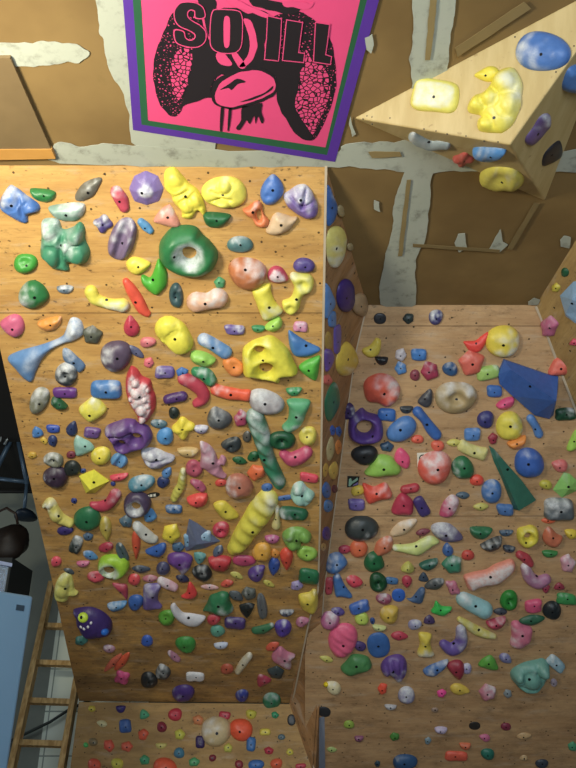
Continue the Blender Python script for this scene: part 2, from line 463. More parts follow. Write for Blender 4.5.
ink('stem_print', '242,107 250,106 262,103 261,112 264,120 262,124 258,116 256,124 254,116 250,124 246,120 240,130 236,128 241,120', M_BK, 4, .3)
# lettering: SO ILL
def grow(P, g):
    cx = sum(p[0] for p in P)/len(P); cy = sum(p[1] for p in P)/len(P)
    out = []
    n = len(P)
    ar = sum(P[i][0]*P[(i+1)%n][1]-P[(i+1)%n][0]*P[i][1] for i in range(n))
    sg = 1 if ar > 0 else -1
    for i in range(n):
        a, b, c = Vector(P[i-1]), Vector(P[i]), Vector(P[(i+1)%n])
        d1, d2 = (b-a).normalized(), (c-b).normalized()
        nn = Vector((d1.y+d2.y, -d1.x-d2.x))*sg
        if nn.length < 1e-6: nn = Vector((d1.y, -d1.x))*sg
        nn.normalize(); m = g/max(.5, nn.dot(Vector((d1.y, -d1.x))*sg))
        out.append(tuple(b + nn*m))
    return out
def letter(P):
    rg = 'smooth' if len(P) > 10 else 0
    cover('letter_outline', ' '.join('%g,%g' % p for p in grow(P, 1.0)), PC, .0118, .0005, M_PK, ban, rg)
    cover('letter', ' '.join('%g,%g' % p for p in P), PC, .0124, .0005, M_BK, ban, rg)
letter([(204,17),(196,17.5),(195,11),(190,9.5),(187,13),(188,18),(193,22),(200,26),(205,32),(205,40),(200,45.5),(192,47),(182,45),(176,41),(175,31),(183,32),(185,38),(190,41),(195,38.5),(195,34),(189,30),(180,26),(175.5,20),(175,11),(180,4),(188,2.5),(197,4),(203,9)])
letter([(213,12),(218,10),(236,11),(241,15),(242,26),(241,44),(237,51),(230,53),(219,52),(212,47),(210.5,38),(211,22)])
cover('counter', '224.5,17.5 229.5,18 230,32 229,46 224.5,46.5 223.5,32', PC, .013, .0005, M_PK, ban, 'smooth')
letter([(268,16.5),(281,19.5),(280,40),(278,60.5),(265,59),(267,38)])
letter([(287,20.5),(302,23),(300,38),(298,53),(304,54),(303,62),(283,60),(285,40)])
letter([(316,23),(329,25),(327,42),(325,55),(331,57),(330,64),(314,61.5),(315,42)])

# brown glossy board on the ceiling with a pale strip at its far end
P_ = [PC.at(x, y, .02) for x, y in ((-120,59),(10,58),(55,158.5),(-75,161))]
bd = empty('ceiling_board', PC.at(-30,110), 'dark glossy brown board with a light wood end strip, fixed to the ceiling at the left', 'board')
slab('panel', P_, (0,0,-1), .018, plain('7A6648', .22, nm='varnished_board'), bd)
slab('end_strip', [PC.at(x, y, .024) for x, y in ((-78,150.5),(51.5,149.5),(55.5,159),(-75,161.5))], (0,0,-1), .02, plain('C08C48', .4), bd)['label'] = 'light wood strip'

# plywood pyramid volume hanging under the ceiling
VA, VD, VB = PC.at(353,118), PC.at(545,201), PC.at(636,-32)
def at_z(x, y, z):
    r = ray(x, y); return O + r*((z-CAMZ)/r.z)
VC = at_z(510, 145, CEIL-.30)
s = NT('plywood_volume', .5, 0, .35); oc = s.coord()
n1 = s.noise(s.scaled(oc, 14, 2.2, 3), 1.3, 6, .6)
c = s.mix(s.ramp(n1, .35, .7), lin('B69E6A'), lin('C6B07E'))
s1 = s.noise(oc, 26, 2); c = s.mix(s.math('MULTIPLY', s.ramp(s1, .68, .74), .5), c, lin('8A6A40'))
M_V = s.col(c)
vol = obj('volume', [VA, VD, VB, VC], [(0,1,3),(1,2,3),(0,3,2),(0,2,1)], M_V, None, False, (VA+VD+VB)/3)
tag(vol, 'big triangular plywood pyramid volume bolted under the ceiling at the upper right', 'climbing volume')
bv = vol.modifiers.new('b', 'BEVEL'); bv.width = .006; bv.segments = 2
PVF, PVL, PVR = Plane(VA, VC, VB), Plane(VA, VC, VD), Plane(VD, VC, VB)
# screws in the volume
M_SCR = plain('3A3228', .5, .3, nm='screw_steel')
def disc_mesh(p, n, r, h, seg=10):
    x = n.orthogonal().normalized(); y = n.cross(x)
    vs = [p + (x*math.cos(a)+y*math.sin(a))*r - n*.004 for a in [2*math.pi*i/seg for i in range(seg)]]
    vs += [v + n*(h+.004) for v in vs]
    fs = [tuple(range(seg)), tuple(range(seg, 2*seg))] + [(i, (i+1)%seg, seg+(i+1)%seg, seg+i) for i in range(seg)]
    return vs, fs
for x, y in ((363,119),(367,116),(372,124),(425,84),(432,79),(390,118),(424,129),(436,131),(447,134),(372,117),(466,136),(484,141),(515,37),(556,72),(498,142),(574,46)):
    p = PVF.at(x, y, 0); obj('screw', *disc_mesh(p, PVF.n, .0028, .0008, 8), M_SCR, vol)
CATALOG = """
# left overhang
poly 0,200 8,187 14,187 26,196 38,205 38,212 28,215 27,223 20,223 8,216 0,209 #3E70BC c.45 b-8,1 m:10,200,11,1.05 m:30,210,10,1 g:18,192,24,214,2,.3 = blue bowtie hold streaked with chalk
crimp 42.5 196 24 16 -8 #2C8040 c.1
leaf 88 190 32 16 38 #6A665A c.35
crimp 67.5 213 34 22 6 #86A89A c.45 = sage green ridged half-moon hold
poly 42,221 57,220 62,230 72,228 79,223 84,229 84,240 89,252 86,263 78,266 68,264 68,272 53,270 46,262 40,256 41,238 #3C8A68 c.45 h1 m:50,231,10,1 m:76,236,11,1.1 m:52,256,13,1 m:78,254,12,1.1 g:63,224,60,270,2.5,.35 b-3,0 = large green four-lobed butterfly hold
jug 25 264 23 23 0 #3E9E34 c.05 = lime green cupped hold near the left edge
drop 33.5 296 32 28 0 #24763E c.4 d180 = green teardrop hold with chalky left side
crimp 65 290 17 10 0 #64788A c.5
drop 12 326 25 23 170 #D45C86 c.1
crimp 50 325 24 15 14 #EE9A30 c.2
poly 64,333 70,319 80,322 82,335 72,342 64,344 52,350 42,360 36,372 32,382 25,380 16,370 8,359 19,352 43,345 60,338 #5C8CC4 c.55 d60 b3,-22 h.9 l:73,330,6,.4 = long pale blue flared arm hold
hex 92 335.5 21 19 0 #55584A c.3
poly 62.5,350 68,349 76,356 85,366 79,373 73,366 64,361 #5878A0 c.4
pocket 66 375 23 23 0 #2E363C c.6 = black round hold with chalky pocket
block 65 393 23 11 0 #6A3288 c.05
dome 39 401 18 28 -18 #7C7C66 c.45 = mottled olive oval hold at the left edge
crimp 58 405 19 12 -32 #1F5A36 c.25
tri 37 433 12 14 15 #3E7CC0 c.1
block 53 429 13 8 0 #2E52B4 c.05
drop 72 429 12 15 70 #2C3A66 c.1
block 92 433 16 11 -8 #6E4A90 c.2
block 44 441 8 5 -42 #D8B22C c0
drop 52.6 441.5 10 12 -70 #2A3C70 c.1
hex 32 455.5 10 8 0 #C8A028 c0
pocket 53.5 460.5 21 14 -15 #7C7E6C c.5
dome 71 455 9 8 0 #7A3040 c.1
tri 82 447 20 24 25 #93C4B6 c.3 = mint green fan-shaped hold
dome 100.5 456.5 20 18 0 #F0DC30 c.25 = bright yellow round hold
pinch 119 461 17 15 -30 #5A96CC c.2
dome 72 469 18 15 10 #262E2C c.15
dome 55.5 478 26 21 -15 #3C2A40 c.25 = dark plum dome at the left edge
dome 83 471 6 5 0 #2C4484 c0
facet 79,476 94,470 109,481 95,493 86,493 | 92,484,.9 #F2EA18 c0 b0,0 = bright yellow angular faceted hold
dome 113 484 5 5 0 #2C3A80 c0
crimp 119 478 18 9 8 #E04058 c.15
dome 74 501 6 6 0 #2C3A80 c0
path 44,506,2 50,502,4.2 54,512,6 60,519,5.4 70,524,4 #DCD060 c.35 h1.2 m:50,503,5,1.1 m:57,514,8,1.2 = pale yellow duck-like hold with a knobbed head
path 115,495,6 109,504,5.5 100,507,5 92,505,2.5 #BC3450 c.35 = crimson curved hold with a round end
dome 87 520 26 25 20 #247048 c.1 = glossy dark green dome
dome 65 531 16 9 0 #3A2C74 c.05
hex 88 537 11 9 0 #4A6684 c.2
block 76 545 11 18 -20 #303C3A c.5
leaf 90 556 16 9 -20 #4A88C0 c.35
dome 106 548 15 10 10 #B03048 c.15
drop 105.5 529 12 25 -80 #CCB440 c.25 = mustard yellow drop-shaped hold
dome 56 562 10 11 0 #E84860 c.05
crimp 83 564.5 13 8 5 #D06890 c.2
leaf 69 571.5 11 6 -25 #4A545C c.2
poly 60,576 66,573 71,576 73,583 74,590 78,594 74,597 69,597 67,602 62,603 55,600 54,592 56,583 #DCD868 c.3 m:62,590,8,1.1 g:70,577,70,592,1.4,.4 = pale yellow-green fish-like hold at the left edge
pocket 113 567 30 24 -10 #A0D018 c.1 H o:109,570.5,5.5,5 = lime green dome with a round pocket
jug 96 577 17 13 0 #D04458 c.2
dome 134 580 12 12 0 #E84850 c.15
pinch 122 553 11 20 28 #4E6268 c.2
poly 112,584 120,584 127,586 127,600 122,595 #C04058 c.1
crimp 117 607 19 12 8 #4C90C8 c.4 d120
dome 135.5 603 15 16 0 #2E62B4 c.1
poly 73,611 87,608 98,611 106,617 111,625 110,636 100,639 87,639 81,634 76,625 76,617 #3C2670 c.08 h1.15 bn s:81,627,4,.3 = big dark purple one-eyed monster hold
hex 81 641 13 11 0 #3C807C c.2
dome 109 649 12 8 -5 #B888A0 c.3
leaf 113 663 24 7 47 #E0684C c.1
leaf 122 662 23 8 50 #E85A30 c.05 = bright orange slanted flake hold
lobes 122 678 16 14 0 #E04A88 c.1 = hot pink knobbly hold
dome 148.7 681 17 16 0 #262C30 c.25
drop 162.6 672.5 15 17 110 #3A4246 c.5
dome 183 694 22 17 18 #4A2E84 c.3 d180 = dark purple oval hold just above the kickboard seam
block 195 677 18 9 -2 #DCDCE0 c.2 = white bar-shaped hold
dome 227 669.5 12 11 0 #C0583C c.1
path 238,672,3 243,664,4 249,656,3.4 #D8CCA8 c.4 = cream finger-shaped hold
tri 263 681 15 14 30 #B83454 c.25
dome 242 696 13 12 0 #303E9C c.3 = round royal blue hold just above the kickboard seam
hex 276 673 16 14 0 #3C484C c.1
poly 272,656 276,650 281,647 287,652 295,656 291,661 291,669 286,670 279,665 273,661 #D07898 c.5 d-60 = pink and white chunky three-cornered hold
leaf 272.5 647 14 9 25 #E05A3C c.1
dome 271.6 701.6 17 17 0 #1E8460 c.35 = emerald round hold just above the kickboard seam
# upper middle
path 116,192,6 121,200,6.8 124,208,5.2 #C43C54 c.35 = crimson chalky kidney hold
hexf 146 189.5 31 34 12 #7E68AC c.65 k h.9 b-4,4 = lilac faceted dome with a chalk starburst
poly 164,179 166,171 174,168 183,177 189,184 197,190 203,202 205,212 203,216 197,211 191,219 182,218 181,212 173,202 171,196 165,189 #F0DE24 c.1 m:175,180,11,1 m:187,205,9,1.15 m:196,200,9,.95 g:176,196,188,190,1.6,.3 b1,3 = tall bright yellow figure-shaped hold
lobes 103 224 19 17 -25 #4A3C7C c.5 d130
pinch 122 240 28 42 -18 #7A6686 c.4 = large plum channelled hold
path 141,222,3.8 146,227,4.6 150,231,3.6 #4C90C4 c.1
tri 167 218 27 24 -10 #E0907C c.4
poly 159,252 160,244 164,237 170,230 177,227 185,226 193,227 198,230 201,235 207,240 212,246 216,252 217,260 213,270 206,275 197,278 188,278 180,276 172,272 165,267 160,260 #287A44 c.2 H o:189,253.5,7,7 b-14,5 h1 = huge green doughnut hold
dome 224.4 193 41 33 0 #F0E444 c.15 m:225,186,8,1.25 m:222,205,9,1.2 g:211,201,219,198,1.5,.35 g:219,198,231,199,1.5,.35 g:212,190,220,193,1.3,.2 h.8 b-1,2 = large yellow grinning oval hold
drop 272 190 23 30 85 #3C70C0 c.25 s:268,195,4,.3 = blue egg-shaped hold by the top edge
poly 243,210 248,207 253,203 258,201 262,205 263,213 268,220 268,226 262,228 256,226 252,219 247,216 #E0783C c.2 o:259,215,2.5,5.5 h1.1 b-3,-2 = orange web-like hold with an opening
crimp 216 220.5 27 18 -8 #226A3C c.05
poly 266,231 270,222 275.5,213.5 283,214 291,217 297,218 293,226 288.5,231 276,236 269,234.6 #D8B68C c.25 l:280,231,7,.2 = tan shark-fin hold
poly 284,196 290,191 297,186 305,185 311,191 314,198 317.5,207 316,217 308,220 300,217 293,212 287,206 #7C60A8 c.6 g:291,195,302,206,1.6,.4 g:306,188,302,206,1.6,.35 g:314,200,302,206,1.5,.3 b0,-2 = violet and white rocky hold by the top right corner
dome 240 245 26 16 0 #4E7A7C c.3
dome 247.5 274.4 36 33 0 #C8743C c.45 h1.1 b-2,-5 = large copper-orange dome with chalky top
drop 278 276 22 17 -20 #C03858 c.6 k
dome 304 266 20 16 -5 #54448C c.1
hex 219.7 283 12 12 0 #4C9E68 c.1
pocket 176 296 13 26 3 #38565A c.2
path 197,303,10.5 208,302,8.5 217,299,10.5 #E4AC88 c.5 = peach peanut-shaped hold
poly 252.6,291 260,286 270,284 271,292 274.6,301.7 282.5,312 273,319 264,320.8 260,314 256,303 #ECE030 c.4 d-60 = yellow saddle-shaped hold
poly 290,278 292.5,273 300,274 309,275 313,280 313,287 310,293 304,296 301,302 299,310 292.5,315.5 287,314 283,308 283,302 290,299 293,294 294,287 #E8E040 c.35 s:303,284,9,.75 s:290,308,7,.7 h1.2 = yellow bone hold with cupped ends
poly 141,277 144,275.6 150,278 154,270 157,261 160,260 166,271 167,280 165,288 157,295.6 148,291 142,284 #4CB02C c.1 = lime green claw hold
drop 138 266 24 18 10 #F0E030 c.1
path 126,282,3.5 131,290,5.5 137,300,6 142,309,5.5 147,314,3.5 #EC4C2C c.25 = orange-red curved talon hold
path 91,292,6.5 95,299,6 104,303,5.2 113,305,5.5 122,306,7 #E4D83C c.45 d-60 = long yellow bone-shaped hold
drop 131 327 16 21 95 #C42C4C c.1
dome 147.7 342.5 15 11 0 #D87078 c.2
path 168,330,13.5 174,335,14 181,344,12 #EADF28 c.15 h.9 m:168,328,12,.95 m:179,342,15,1.15 = large yellow double-lobed hold
dome 115.7 357 31 31 0 #584860 c.4 d180 h1 = plum dome with chalky left side
leaf 136 352 19 8 -38 #55587A c.2
hex 148.7 363 11 11 0 #E06878 c.1
block 164.6 372.5 18 13 0 #6E5CA0 c.3
hex 182 372.5 12 11 0 #3A70B8 c.1
poly 126,378 128,372 131,367 137,370 142,377 150,381 152,390 155,397 155,409 151,417 145,424 138.6,424 136,415 129,404 125.6,391 #CC3440 c.1 k m:136,381,5,1.2 m:137,391,7,1.35 m:145,397,4,1.2 m:142,408,7,1.3 m:148,404,4,1 m:149,388,4,1 m:131,397,4,1 m:142,418,5,1.1 = red and white crayfish-like hold
block 106 390 29 19 0 #3C7CC0 c.3 l:102,386,7,.3
block 92.5 410 23 21 40 #F0E440 c.35 b-3,6 = yellow diamond-shaped block hold
path 184,379,6.5 193,384,6.5 201,391,6.5 203,399,6 196,404,4 #C43850 c.2 = crimson question-mark-shaped hold
path 168,400,5 175,398,5 182,397,5.5 #4C2A6C c.15
dome 174 413.4 11 12 0 #25302C c.1
dome 158.6 424 16 9 -10 #4C7080 c.3
lobes 183 428.5 21 22 15 #F2DC20 c.1 = yellow cross-shaped lumpy hold
crimp 201 430 14 11 0 #9488BC c.6
dome 165 437 17 17 0 #4A94D4 c.1
poly 105,433 106,428 110.4,425 118,422 126,419.5 134,420.5 138,424 147,427 151.6,436 150,444 144,449 136.5,451 124,454.7 115,450 111,442 #663E88 c.22 o:136.5,436,4.5,4 o:121.7,443,3.5,3 bn h1.1 m:121,427,12,1.15 g:108,434,136,431,1.3,.35 = large purple hold with two finger holes
poly 141,451 145,448.6 155.6,448.6 165,453 173.8,457 173,462 166,466 159,469.5 150,469.5 143,461 #84789E c.7 g:143,460,172,458,1.5,.3 m:152,455,8,1.1 = lilac-grey rocky lump hold
crimp 188 453 22 12 -2 #CFAE6C c.2
drop 167 473 9 13 60 #4C84C4 c.2
dome 163 482.5 12 12 0 #28386C c.1
dome 141 484 26 17 14 #4A90A8 c.45 = teal chalk-topped oval hold
path 183,471,3 182,479,4 181,486,4.4 177,493,4.6 174,499,3.6 #CCC44C c.3 r = yellow caterpillar-like hold
pocket 137 505 26 26 0 #483A58 c.2 H o:136,506,4.5,5 = plum ring hold with a chalky pocket
tri 149.5 515.5 15 18 20 #4A8CC8 c.1
hex 126 522 13 14 0 #4C6C80 c.3
block 173.8 509.4 16 9 0 #3A6EA8 c.35
crimp 198 501.6 20 17 15 #EC4440 c.05 = bright red half-dome hold
path 193,482,3 198,485,4.5 202,489,4 #B85474 c.2
poly 200,442.6 206,443.4 211,447 215,453 218,461 221,456 225,458 226,462 224,466 221,466 222.5,472 226.4,476.4 223.4,479.4 214.7,477 206,471 200,467 201,456 #C08298 c.45 m:210,460,11,1.1 g:222,458,221,470,1.2,.3 = pink starfish-like hold
jug 194 469 18 18 -30 #B84C64 c.2
poly 221,446 226,440 235,437 240,440 241,447 237,452 229,453 #343C40 c.3 s:231,446,4,.6 h1.1 = black angular pocketed hold
dome 247 437 9 11 0 #55524C c.2
leaf 239.5 461 15 8 -15 #1E6038 c.05
leaf 253.4 457 13 10 30 #1E6038 c.05
path 255,418,9 260,432,9 264,446,8 267,458,7.5 272,470,7.5 279,483,6.5 #2C7E5C c.5 r h1.1 = long sea-green snake-like hold
hex 256.4 473 18 17 0 #EC6C30 c.1
dome 220.8 483 11 8 10 #D84438 c.05
dome 239 487.7 28 25 0 #B46A52 c.4 d180 = coppery round dome
dome 267 488 11 9 0 #3C6CB0 c.1
drop 218.6 419 24 24 100 #54585C c.4 = grey cone-like hold
hex 241 419 15 17 -20 #B03A60 c.45
poly 211,389.5 214,383.4 222,386 231,388 241,390 250,391 249,401 240,401 229,400 219,397 212,394 #F0582C c.35 h1.2 = long orange-red bar hold
dome 266 403 36 24 -14 #A8A0A4 c.55 h1 = large grey-white egg hold
path 196,372,5 205,375,7 210,381,6.5 #2A8A58 c.35
crimp 202 360 27 16 -18 #9CD454 c.15 = lime green shell hold
path 204,340,6.5 213,345,6.5 225,353,6.8 #5C90C8 c.5 = pale blue cylinder-like hold
jug 233.4 367 22 19 -40 #F08A30 c.1
poly 243.5,351 250.4,343.5 257,340 269.4,336.4 278,340.7 287,350 292,361 297,373 292,376.5 281,378 279,383.4 270,382 260,380 252,379 245,377 243.5,369.5 #ECE224 c.15 o:259.5,349.5,5,4.5 o:266,368.5,6.5,6 b-7,1 h1 = biggest yellow hold with two openings
block 234.7 330 19 10 0 #6E5AA0 c.4
crimp 258.5 329.4 14 9 0 #35905A c.1
crimp 274.6 326 18 14 38 #A8DC50 c.1
block 300.5 327 13 11 -5 #D888AC c.35
poly 288.7,332 292,332 296,335 308,343 320,349.4 314,355 308,357 296,357 290.4,348.5 #3C7CC0 c.25 = blue shark-fin hold near the right edge
poly 299,368 305,361.7 313,358 320,356.5 319,368 316,381 306,376.5 #54B838 c.05 = bright green half-moon hold
crimp 294 392 16 10 0 #3A9C60 c.2
poly 287,401 296,399 310,401.6 306,414.6 303,423 299,428.5 290.4,433.7 284,431 282.5,427 288,420 289,409 #58AC78 c.45 d-60 = tall green hook hold with a chalky tip
pocket 282 441 26 19 0 #165434 c.05 = dark green pocketed dome
jug 308 436.5 18 21 0 #E2D248 c.15
path 284,455,4.5 291,460,7 299,458,7.5 306,453,6.5 #CC4870 c.2 = raspberry pink bean hold
block 309 478 18 9 -10 #E44058 c.1
poly 291,499 292,490 295,484 302,482 307,488 314,494 313,500 306,507 298,505 #9ED0C0 c.45 m:298,489,7,1.1 m:299,499,8,1.1 m:308,496,6,1 = mint green lumpy hold
block 284.7 498 14 5 10 #3C66A8 c.1
path 285,513,6.5 292,514,7 302,515,6 #1C6444 c.35 d180
path 267,501,11 260,512,12.5 253,523,11.5 246,533,10.5 240,543,9.5 234,550,6.5 #E4D834 c.3 r h.9 = huge yellow segmented caterpillar hold
path 277,508,2.5 277,517,3 276,526,4.5 #DCCC80 c.4
crimp 272 540 15 10 -5 #C05C90 c.2
poly 283,534 291,528 302,528 310,534 311,540 308,543 301.4,542 301,547 297,551 289.7,551 284,543 #7CB04C c.25 m:290,534,7,1.1 m:305,536,7,1.1 m:293,545,6,1 = frog green lumpy hold
jug 307 554 20 17 -12 #94C444 c.15
drop 286.6 559.4 13 22 -90 #E8482C c.2 = orange-red almond hold
dome 262 553 20 18 0 #ECAC28 c.25
block 275 554 8 8 -30 #E0922C c0
drop 274 567 11 19 -95 #2850A8 c.1
dome 244 561 23 11 0 #B83A68 c.05
drop 257 573.4 19 16 40 #5A3C90 c.3
crimp 219.7 565 22 20 0 #C42C38 c.05 = crimson half-round hold
pocket 221 530.5 17 16 0 #CC3450 c.25
poly 213.4,504.7 222.8,501 230,506 238.4,516.4 232,520 225,521 219,515.6 #DCC828 c.1 = mustard saddle hold
facet 189,519 198,524 220,541 205,548 186,551 184,545 187,530 | 198,540,.45 #646E8E c.25 bn = large slate-blue triangular wedge
block 205 537 13 11 8 #90B8D8 c.3
block 187.5 540.6 7 13 10 #80B0D8 c.2
tri 199.7 558 13 15 170 #5CA0A0 c.2
leaf 218 551.6 9 14 -30 #586884 c.2
poly 168,556 174,553 184,553 192,558 191,566 187,573 182,576 177,570 168,563 #6A3A90 c.4 d-60 = large violet pear-shaped hold
hex 178 547.6 13 11 0 #44688C c.1
dome 163 569 13 14 0 #4A4A70 c.2
leaf 182.5 579 14 8 -20 #303254 c.2
poly 192,573 195,567 202,565 208,567 212,576 206,582 197,580 #242A2E c.3
hex 171 534.4 19 20 0 #F0DA18 c.1 = bright yellow cut-out round hold
path 137,526,4.6 142,532,5.6 149,538,5.6 154,540,4 #C4C4BC c.4 = off-white banana-like hold
drop 136 545 9 27 -90 #E4542C c.15
poly 145,552 155,546 163,543 166,546 164,554 157,558 #2A60B4 c.1
leaf 141 569.5 18 8 0 #404A5C c.25
leaf 149.7 579 15 8 0 #C07080 c.3
path 161,581,4 168,585,4.8 174,588,4 #DCA8B8 c.55
poly 144,586 152,584 161,584.7 158,596 158,602 162,608 156,610 149,611 143,609 143,598 #6E5AA4 c.35 = lavender L-shaped hold
poly 188.6,583 192,584 197,594 192.5,599.5 186,599 181,597 186,593 #EC3838 c.05
poly 170.6,607 174.5,603.4 178,608 183,613 190,614 195.6,615 205,617.5 202,623 197,627 189,627 183,624.5 177,620 173,615 #D4D4DC c.2 s:190,619,5,.2 = white boomerang-like hold
jug 166.7 618 17 17 0 #5CA230 c.1 = grass green cup hold
leaf 209.7 587.5 17 6 -5 #D8A0A0 c.4
leaf 227 584 13 8 15 #DC5440 c.1
leaf 268.6 584 13 6 -25 #C8BC4C c.1
leaf 236.6 575.8 13 7 -28 #CCC45C c.1
poly 203,613 207,605 210,597 216,594 222,592 228,594 229.5,602 233.4,611 229,615 224,616.7 217,616 211,613 207,612 #2A7C50 c.4 d-60 = big green hooded hold
hex 249 594 15 14 0 #5C625E c.2
leaf 236 596.4 15 10 -35 #525C62 c.2
tri 246.7 609.7 16 17 180 #1C2426 c.1
pinch 262 607 10 27 8 #6E7276 c.2
block 235 623.4 20 12 -4 #503880 c.2
dome 213.6 620 13 11 10 #CC3848 c.2
drop 217.8 631.6 15 12 -20 #5CA690 c.1
crimp 286.6 613.6 14 9 0 #303858 c.4
path 255,631,3.4 263,630,4.4 271,626,3 #34744E c.2
dome 283 628.7 16 18 20 #5438A8 c.3 = violet round hold with chalky edge
crimp 221 646.4 13 9 5 #BCC8E4 c.3
hex 296.7 586 12 11 0 #9C8CC4 c.3
block 309 577 20 15 -8 #20744A c.1 = dark green square-sided hold
poly 298.7,600 300,595 309.7,592.5 312.8,589.7 316.7,591.7 318,605 315,613.6 309.7,614.7 302,609 #E4CC34 c.15 s:304,607,3,.3 = golden yellow cup hold beside the corner
drop 302.6 622 13 11 20 #C87898 c.3
rib 185.8 645 19 17 0 #3A9440 c.05 = ribbed green round hold
dome 147 641.4 12 11 0 #2A60C8 c.2
path 170,653,2.5 174,657,3.5 178,660,2.6 #B87C98 c.3
# kickboard
hex 91.6 708.7 8 7 0 #D8C430 c0
crimp 120.6 709 10 8 0 #3A2C78 c0
tri 144 714.5 11 11 20 #4CAE80 c0
dome 175 714.5 14 12 0 #C82C44 c0
leaf 102 723.6 10 7 -10 #DCD49C c0
block 125 726 12 13 5 #3A68B0 c0
hex 143 734.5 11 12 0 #F06038 c0
dome 161.7 727 10 10 0 #8C2840 c0
hex 179.7 734.5 11 11 0 #D2D244 c0
dome 93 742 9 8 0 #8C7C58 c0
dome 85.7 745 5 5 0 #4CC060 c0
hex 108.8 745.6 11 13 0 #E85C40 c0
hex 126.7 746.5 12 11 20 #E86444 c0
crimp 161 746 11 7 0 #DCD070 c0
dome 179 753 11 10 0 #3E80A0 c0
dome 94 764.7 13 12 0 #E85C40 c0
dome 117 763.7 12 11 0 #D8D040 c0
hex 144.5 760 11 10 0 #44A878 c0
dome 164.5 767 24 17 0 #F0582C c0 = big orange dome at the foot of the kickboard
hex 194 762 11 10 0 #4CA870 c0
dome 212.5 758 7 7 0 #80283C c0
block 200 742 9 12 0 #3A2864 c0
hex 198 720 11 11 0 #D88450 c0
block 224.5 715.4 11 8 -8 #C03048 c0
dome 216 731 29 29 0 #D2BC8C c.45 d150 h1 = large cream and tan dome
dome 241 729.7 22 22 0 #FA5624 c0 = bright orange disc-like dome
crimp 251 714.5 11 10 0 #D2CC3C c0
block 265 732 10 7 0 #E4D440 c0
block 251 744 9 14 -6 #3474BC c0
hex 228 748 10 9 0 #CCCC50 c0
hex 268.8 750.7 10 8 0 #C02C48 c0
dome 256 765 15 11 0 #2E6EC0 c0
dome 239 764.6 8 9 0 #94283C c0
dome 281.5 737 7 6 0 #5C7480 c0
hex 289.8 752 8 7 0 #D8CC40 c0
dome 276.4 763.7 12 10 0 #EC6038 c0
block 300.7 766 10 5 5 #C83850 c0
hex 275 715 8 7 0 #28A070 c0
disc 291.5 720 8 11 0 #30343A c0 bn
# side face
poly 327,189 330,187 333,195 338,207 336,218 332,224 327,223 #3468B4 c.35 = blue shard hold on the corner
dome 342 211 7 12 0 #A89468 c0 bn
dome 337 246.5 20 40 0 #F0E070 c.55 d-90 h.9 = cream and yellow egg-shaped hold
dome 351 247 6 8 0 #A89468 c0 bn
poly 325,286 329,286 333,294 336,304 331,313 325,317 #5890D4 c.1
dome 347 296 18 31 0 #3C2074 c.05 = deep purple oval hold high on the side face
dome 361.5 305 14 24 0 #B4946C c0 = tan dome at the ceiling corner
block 332.4 319 8 16 0 #4C88D0 c0
block 337.7 339 7 28 0 #6C54AC c0
dome 328.8 341 7 18 0 #B8923C c0 bn
poly 325,352 330,349 335,357 331,368 326,371 #6E4CA8 c.05
drop 348 359 22 33 88 #E8C430 c.35 d-90 = large yellow teardrop hold on the side face
hex 328 380 9 12 0 #EC6A5C c.2
leaf 333 402 38 15 82 #2A7A58 c.15 = long green leaf-like hold
hex 333 430.5 6 11 0 #2A62C8 c0
hex 339 431.5 6 11 0 #3468C0 c0
leaf 331 449 24 8 82 #CCBC84 c0
leaf 339 447 15 7 85 #E48830 c0
leaf 326 470 14 6 85 #D8A83C c0
leaf 334.3 470.7 19 9 85 #E4BC48 c0
drop 327 490 9 17 90 #3C6EB8 c.1
dome 335 489 6 8 0 #6C3040 c0
dome 328.8 506 9 13 0 #4C84C4 c.2
dome 327 533.7 9 13 0 #5A3E90 c.1
dome 323.8 547 5 8 0 #D4AA60 c0
dome 311 684 5 11 0 #4C6070 c.2
# right overhang
disc 380 318.7 12 11 0 #2A2C32 c.05
hex 408.6 318.7 12 11 0 #2C3C3C c.1
dome 436 317.4 14 15 0 #3C3C7C c.5 = indigo round hold with chalky top
poly 362.6,349.5 369.5,346 373,342 376.5,338 381,341.7 379,354 371,358 364,354.7 #E0C838 c.05
crimp 381.7 361 13 10 0 #202228 c0 bn
hex 400.8 355 12 13 0 #D4CCD4 c.2
block 419 355 15 12 0 #3478C4 c.1
hex 400.8 368.6 13 13 0 #4C90D8 c.35
dome 415 375.5 10 11 0 #8A3A4C c.1
hex 430 371.5 19 19 0 #AC3054 c.3
poly 364.3,391 365,383 370,377.5 380,374 390,376 396,381 400,388.5 399.5,396 395,403.5 387,408 378,404 368,402 #E85A3C c.45 d20 h.9 b2,3 = big orange-red rounded hold on the right overhang
poly 418,403 421,397 425,393 430,389 432.6,393 431.7,403.4 426.5,408 #444650 c.25
dome 450.4 369.4 14 15 20 #2A588C c.4
poly 464.3,341.7 475.6,340.8 482,336 488.6,332.6 485,345 479,352 470,351 466,346 #F43C30 c0 = bright red flag-shaped hold
dome 503.3 342 34 31 0 #F0D830 c.5 d-30 = large yellow dome with a pale side
hex 472 363.4 26 26 0 #E46654 c.3 = coral faceted dome
block 488 373 22 14 10 #A4CC64 c.2
block 494.6 391.5 15 12 0 #346EC0 c.05
facet 504.4,360 528,368 548.5,375 558,376.7 558,388 553,415 549,418.6 534.4,415 512.6,396 500,384.5 498.5,374 | 508,366,.5 547,390,1.15 #2C5EB0 c.15 b2,-3 = large blue wedge volume
poly 549,375 553,363 559.4,356.4 569,359 574.7,373 562,376 #E46450 c.1 = salmon triangular hold at the right corner
crimp 574 343 7 9 60 #D84060 c0 P:W
hex 548.5 327 18 22 0 #C4628C c.3 P:W = pink rough hold in the upper right corner
hex 555.5 288 9 10 0 #C8B828 c0 P:W
dome 564.6 272.6 8 9 0 #1A5838 c0 P:W bn
facet 560,295.6 573,282 586,279 590,305 580,324 575,323 565.7,316 | 568,312,.3 577,296,.6 #8CB4DC c.3 P:W b-3,2 = pale blue faceted volume on the far right wall
